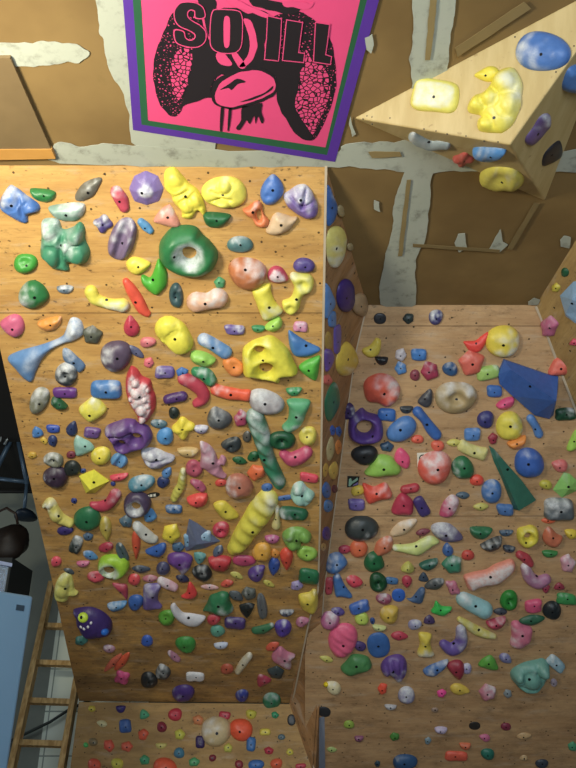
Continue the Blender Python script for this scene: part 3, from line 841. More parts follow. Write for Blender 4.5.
pocket 456 398 40 32 -5 #B49C6C c.42 l:446,392,6,.2 l:466,394,6,.25 h.7 b0,1 = translucent tan crater hold
crimp 406.5 410 13 9 0 #384048 c.1
block 386.9 415 17 13 -5 #2A6CC0 c.05
poly 348.7,430 350.4,419 357.4,412 362.6,408.6 368,413 379,417 383,428.6 381.7,439 372,444 359,444 350.4,439 #56348C c.15 o:364.5,427,7.5,7.5 b7,10 = purple ring hold with a big round opening
dome 348 411.5 13 18 0 #38245C c.35 d0
dome 402 430 31 22 42 #467EC4 c.15 = blue oval dome
path 418,412,5.2 425,420,4.6 431,429,5.6 436,435,5.6 #2C68BC c.1 = long blue bone-like hold
dome 417.5 439.5 12 9 0 #EC5C40 c0
dome 437.8 446 13 11 0 #EC6448 c.1
leaf 453.8 443 14 8 0 #D4CC5C c0
dome 486 420 17 17 0 #38387C c.15
block 472.5 434.7 16 13 0 #5088D0 c.2
hex 493 439 10 12 0 #A02C44 c.05
poly 457.7,449.4 462,440 470.8,444 480,447 488,449.4 483.8,460.7 476,459 469,456.4 #E4DC84 c.35 = pale yellow saddle hold on the right overhang
dome 435 468.5 33 33 0 #F0604A c.5 d100 h1 b3,1 = coral and white dome covering a paper sticker
dome 463 468.5 20 25 20 #28774C c.3 d180 = green chalk-edged oval hold
dome 477 480.6 13 12 0 #EC4830 c0
facet 489,446 494,449 505,462 522,481 536,500 530,504 514,509 508,495 501.6,478 494,462 | 496,459,.12 516,505,.55 #2C6E5C c.2 b-5,-8 = long green triangular wedge
dome 510 427 25 30 0 #ECDC38 c.35 d20 = yellow speckled egg hold
crimp 506.3 404.5 20 12 28 #E84480 c.1
path 531,419,4.4 536,427,4 539,434,4.6 #4C84CC c.15
block 565.7 414.5 21 12 5 #154A34 c.3
poly 567,450 570,440 576,430 580,432 580,444 573,451 #A4D448 c.05
crimp 518 443.7 20 13 22 #F49430 c.05
dome 529.7 464 30 29 0 #2C62BC c.2 h1 = bright blue round dome
drop 560 466 16 14 160 #E07070 c.2
dome 546 485 12 10 -15 #C8C034 c.1
facet 553,489.7 564,472.5 570,474 576,480 578,490 561.8,497.5 | 567,486,.6 #8CCC64 c.25 b3,2 = pale green faceted hold at the right edge
block 559.4 510 30 22 0 #5C666E c.5 = grey chalk-streaked block hold
leaf 548.5 521 14 6 -5 #EC6430 c0
poly 543,540 545,531 550,527 557,534 563,538 558,547 549,547 #D0704C c.15 = terracotta hooked dome
drop 571 534 13 11 150 #E8CC20 c0
poly 518,530 525,527 532,525.5 538,530 538,540 531,547 524,548 518,541 #E8D82C c.15 o:527.5,535.5,3.4,3.4 b-2,6 = yellow ring hold near the right edge
dome 492 492 20 24 0 #447CC4 c.35 d90 = blue and white oval hold
block 505.5 510 16 12 0 #4476B8 c.2
crimp 506.3 533.4 14 8 0 #48627C c.2
crimp 493 545.5 24 14 22 #3A3E42 c.45
crimp 509 549.5 13 9 -8 #445060 c.2
crimp 481 533.4 22 15 -5 #287850 c.15
leaf 481 507 15 8 0 #CCC45C c.1
leaf 463 495.6 13 8 0 #4C6478 c.1
poly 440,513 444,502 452,495 459,500 456,512 449,518 441,517 #D04878 c.6 d60 = pink and white slanted hold
block 421.7 507 12 20 28 #46367C c.2
path 405,490,4.5 415,488,4.8 #BC3444 c.1
poly 393,514.7 394,503.8 402,493 411,499 413.6,505 411,515.5 #C02C50 c.1 = crimson tent-shaped hold
poly 363,484 374,487 385.5,483 391.7,494 389.4,499 380,501 368,503.8 #EC4C34 c.3 l:378,492,6,.3 = orange-red hold with a diagonal ridge
dome 357.8 491 13 11 20 #E4C430 c0
block 356.6 505 16 12 0 #6E5EAC c.15
dome 361.7 529.5 32 26 0 #363E40 c.3 d-60 = large dark grey-green dome
leaf 403.4 528 29 13 30 #E4C49C c.4 = pale peach leaf-shaped hold
poly 365,474.6 369.5,467 378,455.5 390,456.4 396,462 401,470 397,476 386,477 374.7,478 #94C84C c.1 l:378,474,9,.25 = lime green lipped hold
leaf 402.5 459 22 14 -75 #F44C84 c.05 = hot pink leaf-like hold
dome 365 455.5 25 20 18 #26282C c.1 = black glossy dome
hex 387 447 14 11 0 #345474 c.1
dome 358.8 549.4 17 18 0 #E06838 c.15
dome 344.7 549.7 12 9 0 #B43450 c.1
leaf 383.8 547 24 16 55 #D8744C c.35
poly 394,551 394,545.5 405,545 415,543 422,539 430.6,536 438.8,541.6 432,547 429,549.4 420,555.6 411,555 402.5,553 #D8E484 c.4 = pale lime fish-shaped hold
leaf 446.7 533.4 34 18 -20 #6C628C c.6 = lilac and white pointed oval
leaf 423 532.6 14 8 10 #843A4C c.05
poly 326,564 330,555 339.7,553 347,562 345,568 336,574.4 327,572.5 #447CC0 c.45 = blue and white speckled chunk near the corner
poly 333.5,577 339,574 345,586 352,596 349,598.7 340,597 336,597 334,587 #3874BC c.25 = blue fin hold near the corner
block 329 586 8 17 0 #C84454 c.15
drop 354.8 582 16 13 -10 #DC3450 c.3
drop 374.7 563 21 21 -20 #1C6C40 c.15
pocket 378.3 583 18 19 0 #12502E c.05
block 392 581 12 7 -5 #3C74AC c.15
crimp 408.4 569 12 14 50 #CCC85C c.1
drop 407 582 10 13 -90 #C03450 c.1
disc 398.6 595.5 13 13 0 #1C64CC c0
dome 384 599.4 15 12 0 #A44468 c.4 d110
block 359.5 607.7 20 12 18 #386CC8 c.2
dome 361.9 619.4 13 14 0 #C4DC54 c.1
drop 390 614.7 20 19 30 #DCB838 c.25 = mustard fan-shaped hold
poly 407,599 412,598 420,588 425,589 424,598 421,604 413,603 #446490 c.2
tri 423.6 578 11 11 0 #3C4C60 c.1
crimp 429.4 565.5 20 12 22 #28685A c.3
drop 447.8 550 11 14 90 #3868B0 c.3
hex 452.8 565 20 21 -30 #388A6C c.4 = green cut-gem hold
dome 468 555.6 12 11 0 #D04438 c.1
leaf 435 584.5 20 12 25 #505456 c.3
lobes 453 588 12 17 30 #CC7490 c.2
poly 436.4,601 442,606.4 452,608 444,616.6 431.7,612.7 434,607 #30C854 c0 = vivid green forked hold
tri 429.4 620.5 12 12 0 #4C3A6C c.2
path 464,600,7.5 473,605,8.5 484,611,9 #94CCD4 c.4 = large pale turquoise bean hold
poly 464.5,576.7 470,574 478,572 487,570 495,565 503,562 511,559.5 515,564 514,571 507,579 498.5,585 486,587 479,589 474,592 469,590 466,583 #E88C74 c.6 k h1.1 = long pale pink and orange bone hold
leaf 500.5 612 14 8 -5 #404654 c.1
path 520,555,4.2 526,559,5 530,564,4 #BC3848 c.15
path 526,568,5 530,578,6.2 538,583,6.5 546,580,5.4 #B4749C c.5 = mauve J-shaped curved hold
tri 546 589 9 10 180 #AC3454 c0
crimp 550 554.4 16 9 0 #3A8C48 c.1
hex 568 564 16 19 0 #DC9CB0 c.5 = pale pink chalky hold at the right edge
tri 559.4 587 12 9 0 #9C3048 c.1
block 566.5 599.4 20 11 -5 #389C54 c.2
pocket 509.4 601 18 20 -10 #228A30 c.1
block 533.7 606.4 17 13 5 #DC4C7C c.1
dome 552.4 611 19 18 -20 #202A30 c.15 = black dome near the right edge
leaf 532 620.5 25 11 6 #286448 c.1
crimp 497 624.4 20 14 15 #BC3454 c.3
poly 511.6,624 517,621 524,625 532.4,629 531.6,639.5 527,646 520,649.6 510.7,646.5 512,636 #DC7090 c.35 d200 = tall rose pink hold
poly 511.6,679.4 513,671 524.6,663.8 536,661 543.7,659.5 549.8,665.6 548,679.4 543,688 536.8,694 526,694 517.7,688 #6CAA9E c.25 m:518,674,7,1.15 m:543,668,8,1.3 m:531,679,11,1.1 g:516,684,534,688,1.2,.3 h.9 = large sea-mint eared hold
block 556 664 20 11 -42 #94C0D4 c.45
dome 554 683 7 8 0 #B0A0B0 c0
hex 507.8 694 9 9 0 #8C98A0 c.2
hex 487.8 693 17 18 0 #D08098 c.5 = pink and white marbled knob
tri 489 664 22 16 -10 #5CAC3C c.1
drop 505.9 659 14 10 -35 #7C7CB4 c.4
dome 414.8 625 13 11 0 #9C9CC4 c.4
poly 418.8,634 424,632.6 431.6,635 430.4,643 432,650 434,656 426,658 417.4,655.5 420,644.7 #ECD43C c.4 d-90 = yellow hourglass-shaped hold
path 444,645,4.5 452,650,6.4 461,643,6.4 461,630,5 #6C54A8 c.45 = lavender boomerang-shaped hold
path 460,619.5,2.6 467,624,3.6 475,630,4.8 484,634,4.4 494,637,2.4 #DCD060 c.5 = yellow and white lizard-like hold
poly 423.4,671 428,667 434.7,663.8 447.7,659.5 446,667 440,673 434.7,676.8 426,676 #3870B8 c.5 = blue and white sliver hold
poly 447,667 453,661 461,661 465,668 463,677 457,680 #A42C44 c.1
dome 466.8 669 10 11 0 #A49CD0 c.4
dome 406.6 696 17 17 0 #9898C4 c.6 d90 = lavender-white round knob
hex 441.7 693.7 10 9 0 #F838A0 c0 = tiny fluorescent pink hold
drop 460 690 19 12 -15 #E8C83C c.05 = bright yellow hold low on the right overhang
leaf 399.4 636.4 16 10 -8 #C43450 c.15
rib2 343 641 27 36 -22 #F45C8C c.05 h.8 = hot pink ribbed hold
dome 330 621 18 19 0 #C06498 c.4
leaf 338 612 14 9 -20 #584898 c.3
disc 378.6 645.6 22 25 10 #2C68B4 c.05 = flat blue disc hold
dome 360 646.5 12 10 -10 #4A3878 c.1
crimp 379 628.6 14 8 -12 #D4DC8C c.2
dome 372.5 621 5 7 0 #2C4C90 c0
poly 341,670 346.5,662 353.4,654.8 367,657 371.6,665.6 370,670 363.8,673 349,677 #488C50 c.1 s:366,663,3,.3 = large leafy green hold
poly 381,668 386.4,658.6 398.5,655 405.5,660 407,670.8 403.8,679.4 397.7,683.8 391,677 384.7,676.8 #64429A c.45 d-90 g:386,662,392,680,1,.25 g:392,658,396,682,1,.25 g:400,657,399,682,1,.25 g:405,663,402,678,1,.25 = purple ribbed shell hold
leaf 326.5 659.5 13 7 -15 #CCC85C c0
drop 333 688 16 14 145 #E8DCAC c.3 = cream hold with a yellow beak-like tip
hex 382.6 689 10 12 0 #F8502C c0 = small vivid orange hold
crimp 390.5 707.7 12 7 0 #B4B4BC c.3
disc 324 712 13 10 -15 #2E3036 c0 bn
dome 349 725 11 8 0 #98B840 c0
crimp 359 739.4 9 8 0 #905478 c.1
hex 394.7 737 10 9 0 #488C38 c0
leaf 331.9 750 10 6 0 #A8C070 c0
hex 377.5 764 6 7 0 #304C60 c0
dome 405 763 23 17 0 #28588C c.1 = big blue dome low on the right overhang
dome 434.7 710 7 5 0 #A08878 c0
crimp 441 731 13 9 0 #C8BCE0 c.2
disc 474.7 726 11 8 0 #322E2C c0 bn
drop 484.8 738 11 8 160 #D46C98 c.05
hex 428 741 7 8 0 #7C98A8 c.2
crimp 465.3 746.8 11 9 0 #E4744C c0
block 456.3 756.4 21 10 -3 #EC5C40 c0
dome 488 754.6 13 12 0 #1E7868 c.05
dome 506 727 10 8 0 #882A48 c0
leaf 524 736.6 14 8 5 #CCA874 c0
leaf 524 758.5 9 6 5 #CCAC7C c0
hex 572.7 746.8 10 10 0 #4CA67C c0
dome 542 764 13 9 0 #384254 c0
# ceiling volume
block 434.5 95.5 44 33 -8 #EEE258 c.4 k P:VF h.8 = pale yellow rounded block on the ceiling volume
dome 542 51 51 40 -12 #3E70B8 c.4 d180 P:VF h.8 = large blue speckled dome on the ceiling volume
drop 486.7 74 23 16 185 #F0DC20 c0 P:VF = small bright yellow teardrop on the ceiling volume
poly 467.3,105 474,95 482,92 489,85 493,76 499,70 512,68 520.7,83 520,97 519,107 512,123 503,131 497,132 479,130 477,120 480,115 469,112 #F0E030 c.35 d0 P:VF m:478,103,11,1.1 m:490,97,11,1.15 m:504,82,14,1.2 m:509,104,14,1.1 m:486,123,10,1 b0,18 h.8 = big knobbly yellow hold smeared with grey on the ceiling volume
path 413,137,4.5 420,142,5 430,146.5,4.5 438,146,4 447,147,3 #A4B4BC c.4 P:VL = grey-blue crescent hold under the ceiling volume
lobes 463 160 20 14 -5 #CC5448 c.1 P:VL = reddish lumpy hold under the ceiling volume
crimp 488 156 32 18 -5 #4890D8 c.25 P:VL = sky blue half-moon hold under the ceiling volume
jug 501 180 42 28 -6 #E8DC50 c.25 P:VL = yellow scooped half-dome at the bottom of the ceiling volume
poly 526,143 527,137 533,129 540,118 546,114 551,116 551,126 545,134 537,143 531,146 #6A4E84 c.4 P:VR h.8 = crumpled violet hold on the ceiling volume
poly 543,166 544,156 551,147 560,141 563,150 561,158 551,164 #24242C c0 P:VR h.6 = flat black hold on the ceiling volume
poly 565,92 566,78 572,68 582,66 590,80 586,94 #447CC4 c.1 P:VR = blue hold cut by the photo edge on the ceiling volume
"""
# ============================================================= climbing holds
PLANES = {'L': PL, 'K': PK, 'R': PR, 'W': PW, 'VF': PVF, 'VL': PVL, 'VR': PVR}
def interp(tab, y):
    for (x0, y0), (x1, y1) in zip(tab, tab[1:]):
        if y <= y1: return x0 + (x1-x0)*(y-y0)/(y1-y0)
    return tab[-1][0]
def which(x, y):
    if x < interp(Ledge, y) + .5 and y < 702: return 'L'
    if y >= 702 and x < 292 + (y-704)*.344: return 'K'
    if x < interp(Redge, y) - 1.0: return 'S'
    return 'R'
def path_outline(S):
    pts_ = []
    n = len(S)
    for i in range(n-1):
        p0 = S[max(i-1,0)]; p1, p2 = S[i], S[i+1]; p3 = S[min(i+2,n-1)]
        for k in range(6):
            t = k/6
            pts_.append([.5*((2*b)+(-a+c)*t+(2*a-5*b+4*c-d)*t*t+(-a+3*b-3*c+d)*t**3) for a, b, c, d in zip(p0,p1,p2,p3)])
    pts_.append(list(S[-1]))
    A = np.array(pts_, float)
    # outline of the union of circles, traced on a fine grid by angle-sorted support along each side
    L, R_ = [], []
    for i in range(len(A)):
        t = A[min(i+1,len(A)-1),:2]-A[max(i-1,0),:2]; t = t/np.linalg.norm(t)
        nrm = np.array([-t[1], t[0]])
        L.append(A[i,:2]+nrm*A[i,2]); R_.append(A[i,:2]-nrm*A[i,2])
        if i == 0: t0, n0 = t, nrm
        if i == len(A)-1: t1, n1 = t, nrm
    capE = [A[-1,:2]+A[-1,2]*(n1*math.cos(a)+t1*math.sin(a)) for a in np.linspace(0, math.pi, 8)[1:-1]]
    capS = [A[0,:2]+A[0,2]*(-n0*math.cos(a)-t0*math.sin(a)) for a in np.linspace(0, math.pi, 8)[1:-1]]
    O_ = np.array(L + capE + R_[::-1] + capS)
    keep = []
    for p in O_:                           # drop points that fall inside another circle (tight bends)
        if np.all(np.hypot(A[:,0]-p[0], A[:,1]-p[1]) > A[:,2]*.93): keep.append(p)
    return np.array(keep), A
def star_outline(sh, w, h, rot, rnd):
    a, b = w/2, h/2
    n = int(max(14, min(44, (w+h)*.9)))
    P = []
    ph = rnd.random()*6.28; 
    lop = rnd.uniform(.02, .07)
    for i in range(n):
        t = 2*math.pi*i/n; c, s_ = math.cos(t), math.sin(t)
        if sh in ('block',): e = 4.5
        elif sh in ('dome','pocket','lobes','rib'): e = 2.15
        elif sh == 'disc': e = 2.3
        else: e = 2.0
        r = (abs(c)**e + abs(s_)**e)**(-1/e)
        u, v = r*c, r*s_
        if sh == 'crimp':                 # half moon, straight side up
            v = v*1.25 if v < 0 else v*.3
            v = (max(-1.2, v)+.45)*1.2
        elif sh == 'leaf':
            v *= 1.04*(1-.26*abs(u)**1.2)
        elif sh == 'drop':                # point towards +u
            k_ = (u+1)/2; v *= 1.05*(1-k_**2.6*.5) 
        elif sh == 'tri':
            rr = 1/(max(math.cos(t-math.pi/2-j*2*math.pi/3) for j in range(3))*.62+.38)*.78
            u, v = rr*c*.98, -rr*s_*.95
        elif sh == 'pinch':
            v *= 1.0; u *= 1.08-.16*(1-v*v)
        elif sh in ('hex','hexf'):
            m = 5 if sh == 'hex' else 8
            q = (t+ph) % (2*math.pi/m) - math.pi/m
            rr = math.cos(math.pi/m)/math.cos(q)*1.06
            u, v = rr*c, rr*s_
        elif sh == 'lobes':
            rr = 1 + .16*math.cos(4*t+ph); u *= rr*.92; v *= rr*.92
        elif sh == 'jug':
            v = v*.95
            if v > 0: v *= .88+.12*abs(u)
        if sh not in ('disc',):
            rr = 1 + lop*math.sin(2*t+ph) + lop*.7*math.sin(3*t+ph*2.1)
            u *= rr; v *= rr
        P.append((u, v))
    P = np.array(P)
    return P
def seg_dist(Q, B):
    A_ = B; C_ = np.roll(B, -1, 0); d = C_-A_; L2 = (d**2).sum(1)+1e-9
    t = (((Q[:,None,:]-A_[None])*d[None]).sum(2)/L2[None]).clip(0, 1)
    pr = A_[None]+t[...,None]*d[None]
    return np.sqrt(((Q[:,None,:]-pr)**2).sum(2)).min(1)
def inside(Q, B):
    x, y = Q[:,0][:,None], Q[:,1][:,None]
    x0, y0 = B[:,0][None], B[:,1][None]; C_ = np.roll(B, -1, 0); x1, y1 = C_[:,0][None], C_[:,1][None]
    c = ((y0 > y) != (y1 > y)) & (x < (x1-x0)*(y-y0)/((y1-y0)+1e-12)+x0)
    return c.sum(1) % 2 == 1
M_BOLT = plain('16161A', .35, .6, nm='bolt_steel')
HOLDS = []
def parse(line):
    lab = None
    if ' = ' in line: line, lab = line.split(' = '); lab = lab.strip()
    inner = None
    T = line.split(); sh = T[0]; i = 1
    d = dict(sh=sh, lab=lab, pts=[], inner=[], chalk=.2, dir=None, hf=1, bolt=(0,0), sc=[], lp=[], mx=[], gr=[], hl=[], panel=None, rib=False, cm=None)
    if sh in ('poly','path','facet'):
        while not T[i].startswith('#'):
            if T[i] == '|': inner = True
            elif inner: d['inner'].append(tuple(map(float, T[i].split(','))))
            else: d['pts'].append(tuple(map(float, T[i].split(','))))
            i += 1
    else:
        d['c'] = tuple(map(float, T[1:6])); i = 6
    d['col'] = T[i][1:]; i += 1
    for t in T[i:]:
        if t == 'bn': d['bolt'] = None
        elif t == 'r': d['rib'] = True
        elif t in ('k','H'): d['cm'] = t
        elif t.startswith('P:'): d['panel'] = t[2:]
        elif t[:2] == 's:': d['sc'].append(tuple(map(float, t[2:].split(','))))
        elif t[:2] == 'l:': d['lp'].append(tuple(map(float, t[2:].split(','))))
        elif t[:2] == 'm:': d['mx'].append(tuple(map(float, t[2:].split(','))))
        elif t[:2] == 'g:': d['gr'].append(tuple(map(float, t[2:].split(','))))
        elif t[:2] == 'o:': d['hl'].append(tuple(map(float, t[2:].split(','))))
        elif t[0] == 'b': d['bolt'] = tuple(map(float, t[1:].split(',')))
        elif t[0] == 'c': d['chalk'] = float(t[1:])
        elif t[0] == 'd': d['dir'] = float(t[1:])
        elif t[0] == 'h': d['hf'] = float(t[1:])
        else: raise ValueError(line)
    return d
def build(d, idx):
    rnd = random.Random(idx*31+5)
    sh = d['sh']
    # ---- outline in a local flat frame, same orientation as the board
    if sh in ('poly', 'facet'):
        B = spline_closed(d['pts'], 5) if sh == 'poly' else np.array(sum([[np.array(a[:2])+(np.array(b[:2])-np.array(a[:2]))*t for t in (0,.34,.67)] for a, b in zip(d['pts'], d['pts'][1:]+d['pts'][:1])], []))
        uvP = None
    elif sh == 'path':
        B, spine = path_outline(d['pts']); uvP = None
    else:
        cx, cy, w, h, rot = d['c']
        if sh in ('drop','leaf') and 55 < abs(rot) % 180 < 125 and h > w: w, h = h, w
        P = star_outline(sh, w, h, rot, rnd)
        a = math.radians(rot)
        x = P[:,0]*w/2; y = P[:,1]*h/2
        B = np.stack([cx + x*math.cos(a) - y*math.sin(a), cy - (x*math.sin(a) + y*math.cos(a))], 1)
        uvP = (cx, cy, w, h, a)
    lo, hi = B.min(0), B.max(0); ctr = (lo+hi)/2; W_, H_ = hi-lo
    if uvP is None: uvP = (ctr[0], ctr[1], W_, H_, 0)
    d['bb'] = (lo[0], lo[1], hi[0], hi[1]); d['ctr'] = tuple(ctr); d['size'] = math.sqrt(W_*H_)
    pn = d['panel'] or which(*ctr); d['panel'] = pn
    if pn == 'S':
        r = ray(*ctr); loc, nr, fi, di = SBV.ray_cast(O, r)
        if loc is None: loc, nr, fi, di = SBV.find_nearest(O + r*5)
        if nr.dot(r) > 0: nr = -nr
        pl = Plane((0,0,0),(1,0,0),(0,1,0)); pl.p = loc; pl.n = nr
    else: pl = PLANES[pn]
    # ---- interior points
    step = max(1.05, min(2.2, d['size']/13))
    if d['size'] > 30: step = 2.0
    if d['mx'] or d['gr']: step = min(step, 1.35)
    xs = np.arange(lo[0]+step*.5, hi[0], step); G = []
    for r_, y in enumerate(np.arange(lo[1]+step*.5, hi[1], step*.866)):
        for x in xs: G.append((x + (step/2 if r_ % 2 else 0), y))
    G = np.array(G); G = G[inside(G, B)]
    loops = [B]
    for hx, hy, hrx, hry in d['hl']:
        n = 16
        loops.append(np.array([(hx+hrx*math.cos(2*math.pi*i/n), hy-hry*math.sin(2*math.pi*i/n)) for i in range(n)]))
    def dist(Q):
        dd = seg_dist(Q, loops[0])
        for L_ in loops[1:]: dd = np.minimum(dd, seg_dist(Q, L_))
        return dd
    D = float(seg_dist(G, B).max()) if len(G) else min(W_, H_)/2
    if len(d['hl']): Dh = max(1.5, float(dist(G).max()))
    else: Dh = D
    ring = []
    for L_ in loops:
        nx = np.roll(L_, -1, 0)-np.roll(L_, 1, 0); nx /= (np.linalg.norm(nx, axis=1)[:,None]+1e-9)
        nv = np.stack([-nx[:,1], nx[:,0]], 1)
        for off in (.05, .16):
            for sg in (1, -1):
                Q = L_+nv*sg*off*Dh
                ok = inside(Q, B)
                for M_ in loops[1:]: ok &= ~inside(Q, M_)
                Q = Q[ok]
                if len(Q):
                    Q = Q[dist(Q) > off*Dh*.85]; ring.append(Q)
    if len(G):
        ok = dist(G) > Dh*.22
        for M_ in loops[1:]: ok &= ~inside(G, M_)
        G = G[ok]
    Q = np.concatenate([q for q in ring if len(q)] + [G]) if ring else G
    inn = d['inner']
    if inn:
        for x, y, hh in inn: Q = Q[np.hypot(Q[:,0]-x, Q[:,1]-y) > step*.6]
    # ---- heights
    hk = {'dome': .78,'disc': .3,'crimp': .85,'leaf': .8,'block': .75,'tri': .75,'hex': .8,'hexf': .8,'drop': .85,'jug': .9,'pocket': .8,'pinch': .8,'lobes': .8,'rib': .7,'poly': .85,'path': 1.0,'facet': 1.0,'rib2': .7}[sh]
    H = D*hk*d['hf']
    if sh == 'crimp': H = min(W_, H_)*.5*d['hf']
    if pn == 'S': H *= .85
    if d['size'] > 38: H *= .85
    def height(Q, dd):
        s_ = (dd/Dh).clip(0, 1)
        if sh == 'disc' or sh == 'block': pr = (1-(1-s_)**5)**.6*(.8+.2*s_)
        elif sh in ('hexf',): pr = s_**.75
        elif sh in ('tri','drop','jug'): pr = (1-(1-s_)**2)**.6
        elif sh == 'leaf': pr = .55*(1-(1-s_)**3)**.6+.45*s_
        else: pr = (1-(1-s_)**2.1)**.56
        cx, cy, w, h, a = uvP
        dx, dy = Q[:,0]-cx, -(Q[:,1]-cy)
        u = (dx*math.cos(a)+dy*math.sin(a))/(w/2); v = (-dx*math.sin(a)+dy*math.cos(a))/(h/2)
        m = np.ones(len(Q))
        if sh == 'crimp': m = .55+.5*np.clip((v+1)/1.5, 0, 1)
        if sh == 'jug': m = 1 - .55*np.exp(-((u/.5)**2+((v-.35)/.32)**2))
        if sh == 'pinch': m = .85 - .62*np.exp(-(u/.3)**2)+.35*np.exp(-((np.abs(u)-.55)/.2)**2)
        if sh == 'pocket' and not d['hl']: m = 1 - .8*np.exp(-((u/.36)**2+((v-.05)/.36)**2)**1.5)
        if sh == 'lobes': m = .8+.3*np.abs(np.cos(2*np.arctan2(v, u)))
        if sh == 'rib': m = 1+.07*np.sin(u*16)
        if sh == 'rib2': m = 1+.10*np.sin(v*17+u*2.5)
        if d['rib']:
            m = m*(1+.16*np.sin((Q[:,1]-Q[:,0]*.6)*(2*math.pi/(Dh*1.15))))
        z = pr*m
        nf = 2.2/max(6, d['size'])
        z = z*(1+np.array([noise.noise((q[0]*nf*1.3, q[1]*nf*1.3, idx*3.7))*.22 + noise.noise((q[0]*nf*4, q[1]*nf*4, idx*1.7))*.05 for q in Q]))
        for x, y, r, k_ in d['sc']: z = z - k_*np.exp(-(((Q[:,0]-x)**2+(Q[:,1]-y)**2)/(r*.6)**2))*pr
        for x, y, r, k_ in d['lp']: z = z + k_*np.exp(-(((Q[:,0]-x)**2+(Q[:,1]-y)**2)/(r*.6)**2))*pr
        for x, y, r, k_ in d['mx']:
            q_ = ((Q[:,0]-x)**2+(Q[:,1]-y)**2)/r**2
            z = np.where(q_ < 1, np.maximum(z*.86, k_*np.sqrt(np.clip(1-q_, 0, 1))*np.minimum(1, pr*1.5)), z)
        for x1, y1, x2, y2, w_, k_ in d['gr']:
            dx_, dy_ = x2-x1, y2-y1; t_ = (((Q[:,0]-x1)*dx_+(Q[:,1]-y1)*dy_)/(dx_*dx_+dy_*dy_)).clip(0, 1)
            q_ = np.hypot(Q[:,0]-x1-t_*dx_, Q[:,1]-y1-t_*dy_)
            z = z - k_*np.exp(-(q_/w_)**2)*pr
        return np.maximum(z, 0)*H, u, v
    # ---- triangulate
    coords = [Vector((p[0], -p[1])) for L_ in loops for p in L_]
    edges = []; k0 = 0
    for L_ in loops:
        n = len(L_); edges += [(k0+i, k0+(i+1) % n) for i in range(n)]; k0 += n
    nb = k0
    Zr = None
    if sh == 'facet':
        i0 = len(coords)
        coords += [Vector((x, -y)) for x, y, _ in inn]
        edges += [(i0+i, i0+i+1) for i in range(len(inn)-1)]
        bn = len(d['pts'])
        for j in range(bn):
            x, y = d['pts'][j][:2]
            near = min(range(len(inn)), key=lambda q: (inn[q][0]-x)**2+(inn[q][1]-y)**2)
            edges.append((j*3, i0+near))
    else:
        coords += [Vector((q[0], -q[1])) for q in Q]
    r = delaunay_2d_cdt(coords, edges, [], 0, 1e-5)
    vc = np.array([(v.x, -v.y) for v in r[0]]); tris = [tuple(f) for f in r[2]]
    cen = np.array([vc[list(f)].mean(0) for f in tris])
    ok = inside(cen, B)
    for M_ in loops[1:]: ok &= ~inside(cen, M_)
    tris = [f for f, o_ in zip(tris, ok) if o_]
    used = sorted({i for f in tris for i in f}); mp = {o_: n_ for n_, o_ in enumerate(used)}
    vc = vc[used]; tris = [tuple(mp[i] for i in f) for f in tris]
    dd = dist(vc)
    hz, u, v = height(vc, dd)
    hz[dd < 1e-3] = 0
    if sh == 'facet':
        hz = np.zeros(len(vc)); Hf = min(W_, H_)*.45*d['hf']
        for x, y, hh in inn:
            i_ = int(np.argmin(np.hypot(vc[:,0]-x, vc[:,1]-y))); hz[i_] = Hf*hh
        H = Hf*max(q[2] for q in inn)
        hz[dd < 1e-3] = 0.12*H
    # ---- to metres on the board
    P0 = pl.at(*ctr); m_px = (P0-O).dot(FW)/F
    q1 = proj(P0 + pl.n*H*m_px); off = Vector((q1[0]-ctr[0], q1[1]-ctr[1]))
    gs = 1.05 if uvP is not None and sh not in ('poly','path','facet') else 1.03
    sx = gs*max(.72, 1-.25*abs(off.x)/max(W_, 1)); sy = gs*max(.66, 1-.38*abs(off.y)/max(H_, 1))
    if sh == 'facet': sx = sy = 1.0; off *= .35
    def base(x, y):
        return pl.at(ctr[0]+(x-ctr[0])*sx-off.x*.28, ctr[1]+(y-ctr[1])*sy-off.y*.28)
    o3 = base(*ctr)
    verts = [base(p[0], p[1]) + pl.n*(hz[i]*m_px) for i, p in enumerate(vc)]
    if True:                                              # side skirt into the board
        from collections import Counter
        ec = Counter(tuple(sorted((f[i], f[(i+1)%3]))) for f in tris for i in range(3))
        bd_ = [e for e, c_ in ec.items() if c_ == 1]
        idm = {}
        for e in bd_:
            for i in e:
                if i not in idm:
                    idm[i] = len(verts); verts.append(base(vc[i][0], vc[i][1]) - pl.n*.003)
        faces = tris + [(e[0], e[1], idm[e[1]], idm[e[0]]) for e in bd_]
    # ---- object
    small = d['size'] < 8.2 or d['bolt'] is None
    nm = d['name']
    chalkhex = 'DDE0E2' if d['col'] not in ('F0E030','EEE258') else 'D8D8CC'
    if idx_special.get(idx): chalkhex = idx_special[idx]
    mat = hold_mat(d['col'], chalkhex)
    smooth = sh not in ('facet', 'hexf')
    if d['bolt'] is None and not (d['lab'] and 'monster' in d['lab']):
        o = obj(nm, verts, faces, mat, None, smooth, o3); root = o; body = o
    else:
        root = empty(nm, o3, None, None); body = obj('body', verts, faces, mat, root, smooth)
    # chalk mask
    at = body.data.attributes.new('chalk', 'FLOAT', 'POINT')
    dr = math.radians(d['dir'] if d['dir'] is not None else rnd.choice([90, 90, 60, 120, 100]))
    amt = d['chalk']
    dhole = np.min([seg_dist(vc, L_) for L_ in loops[1:]], axis=0) if len(loops) > 1 else None
    vals = np.zeros(len(verts)); nf = 5.0/max(8, d['size'])
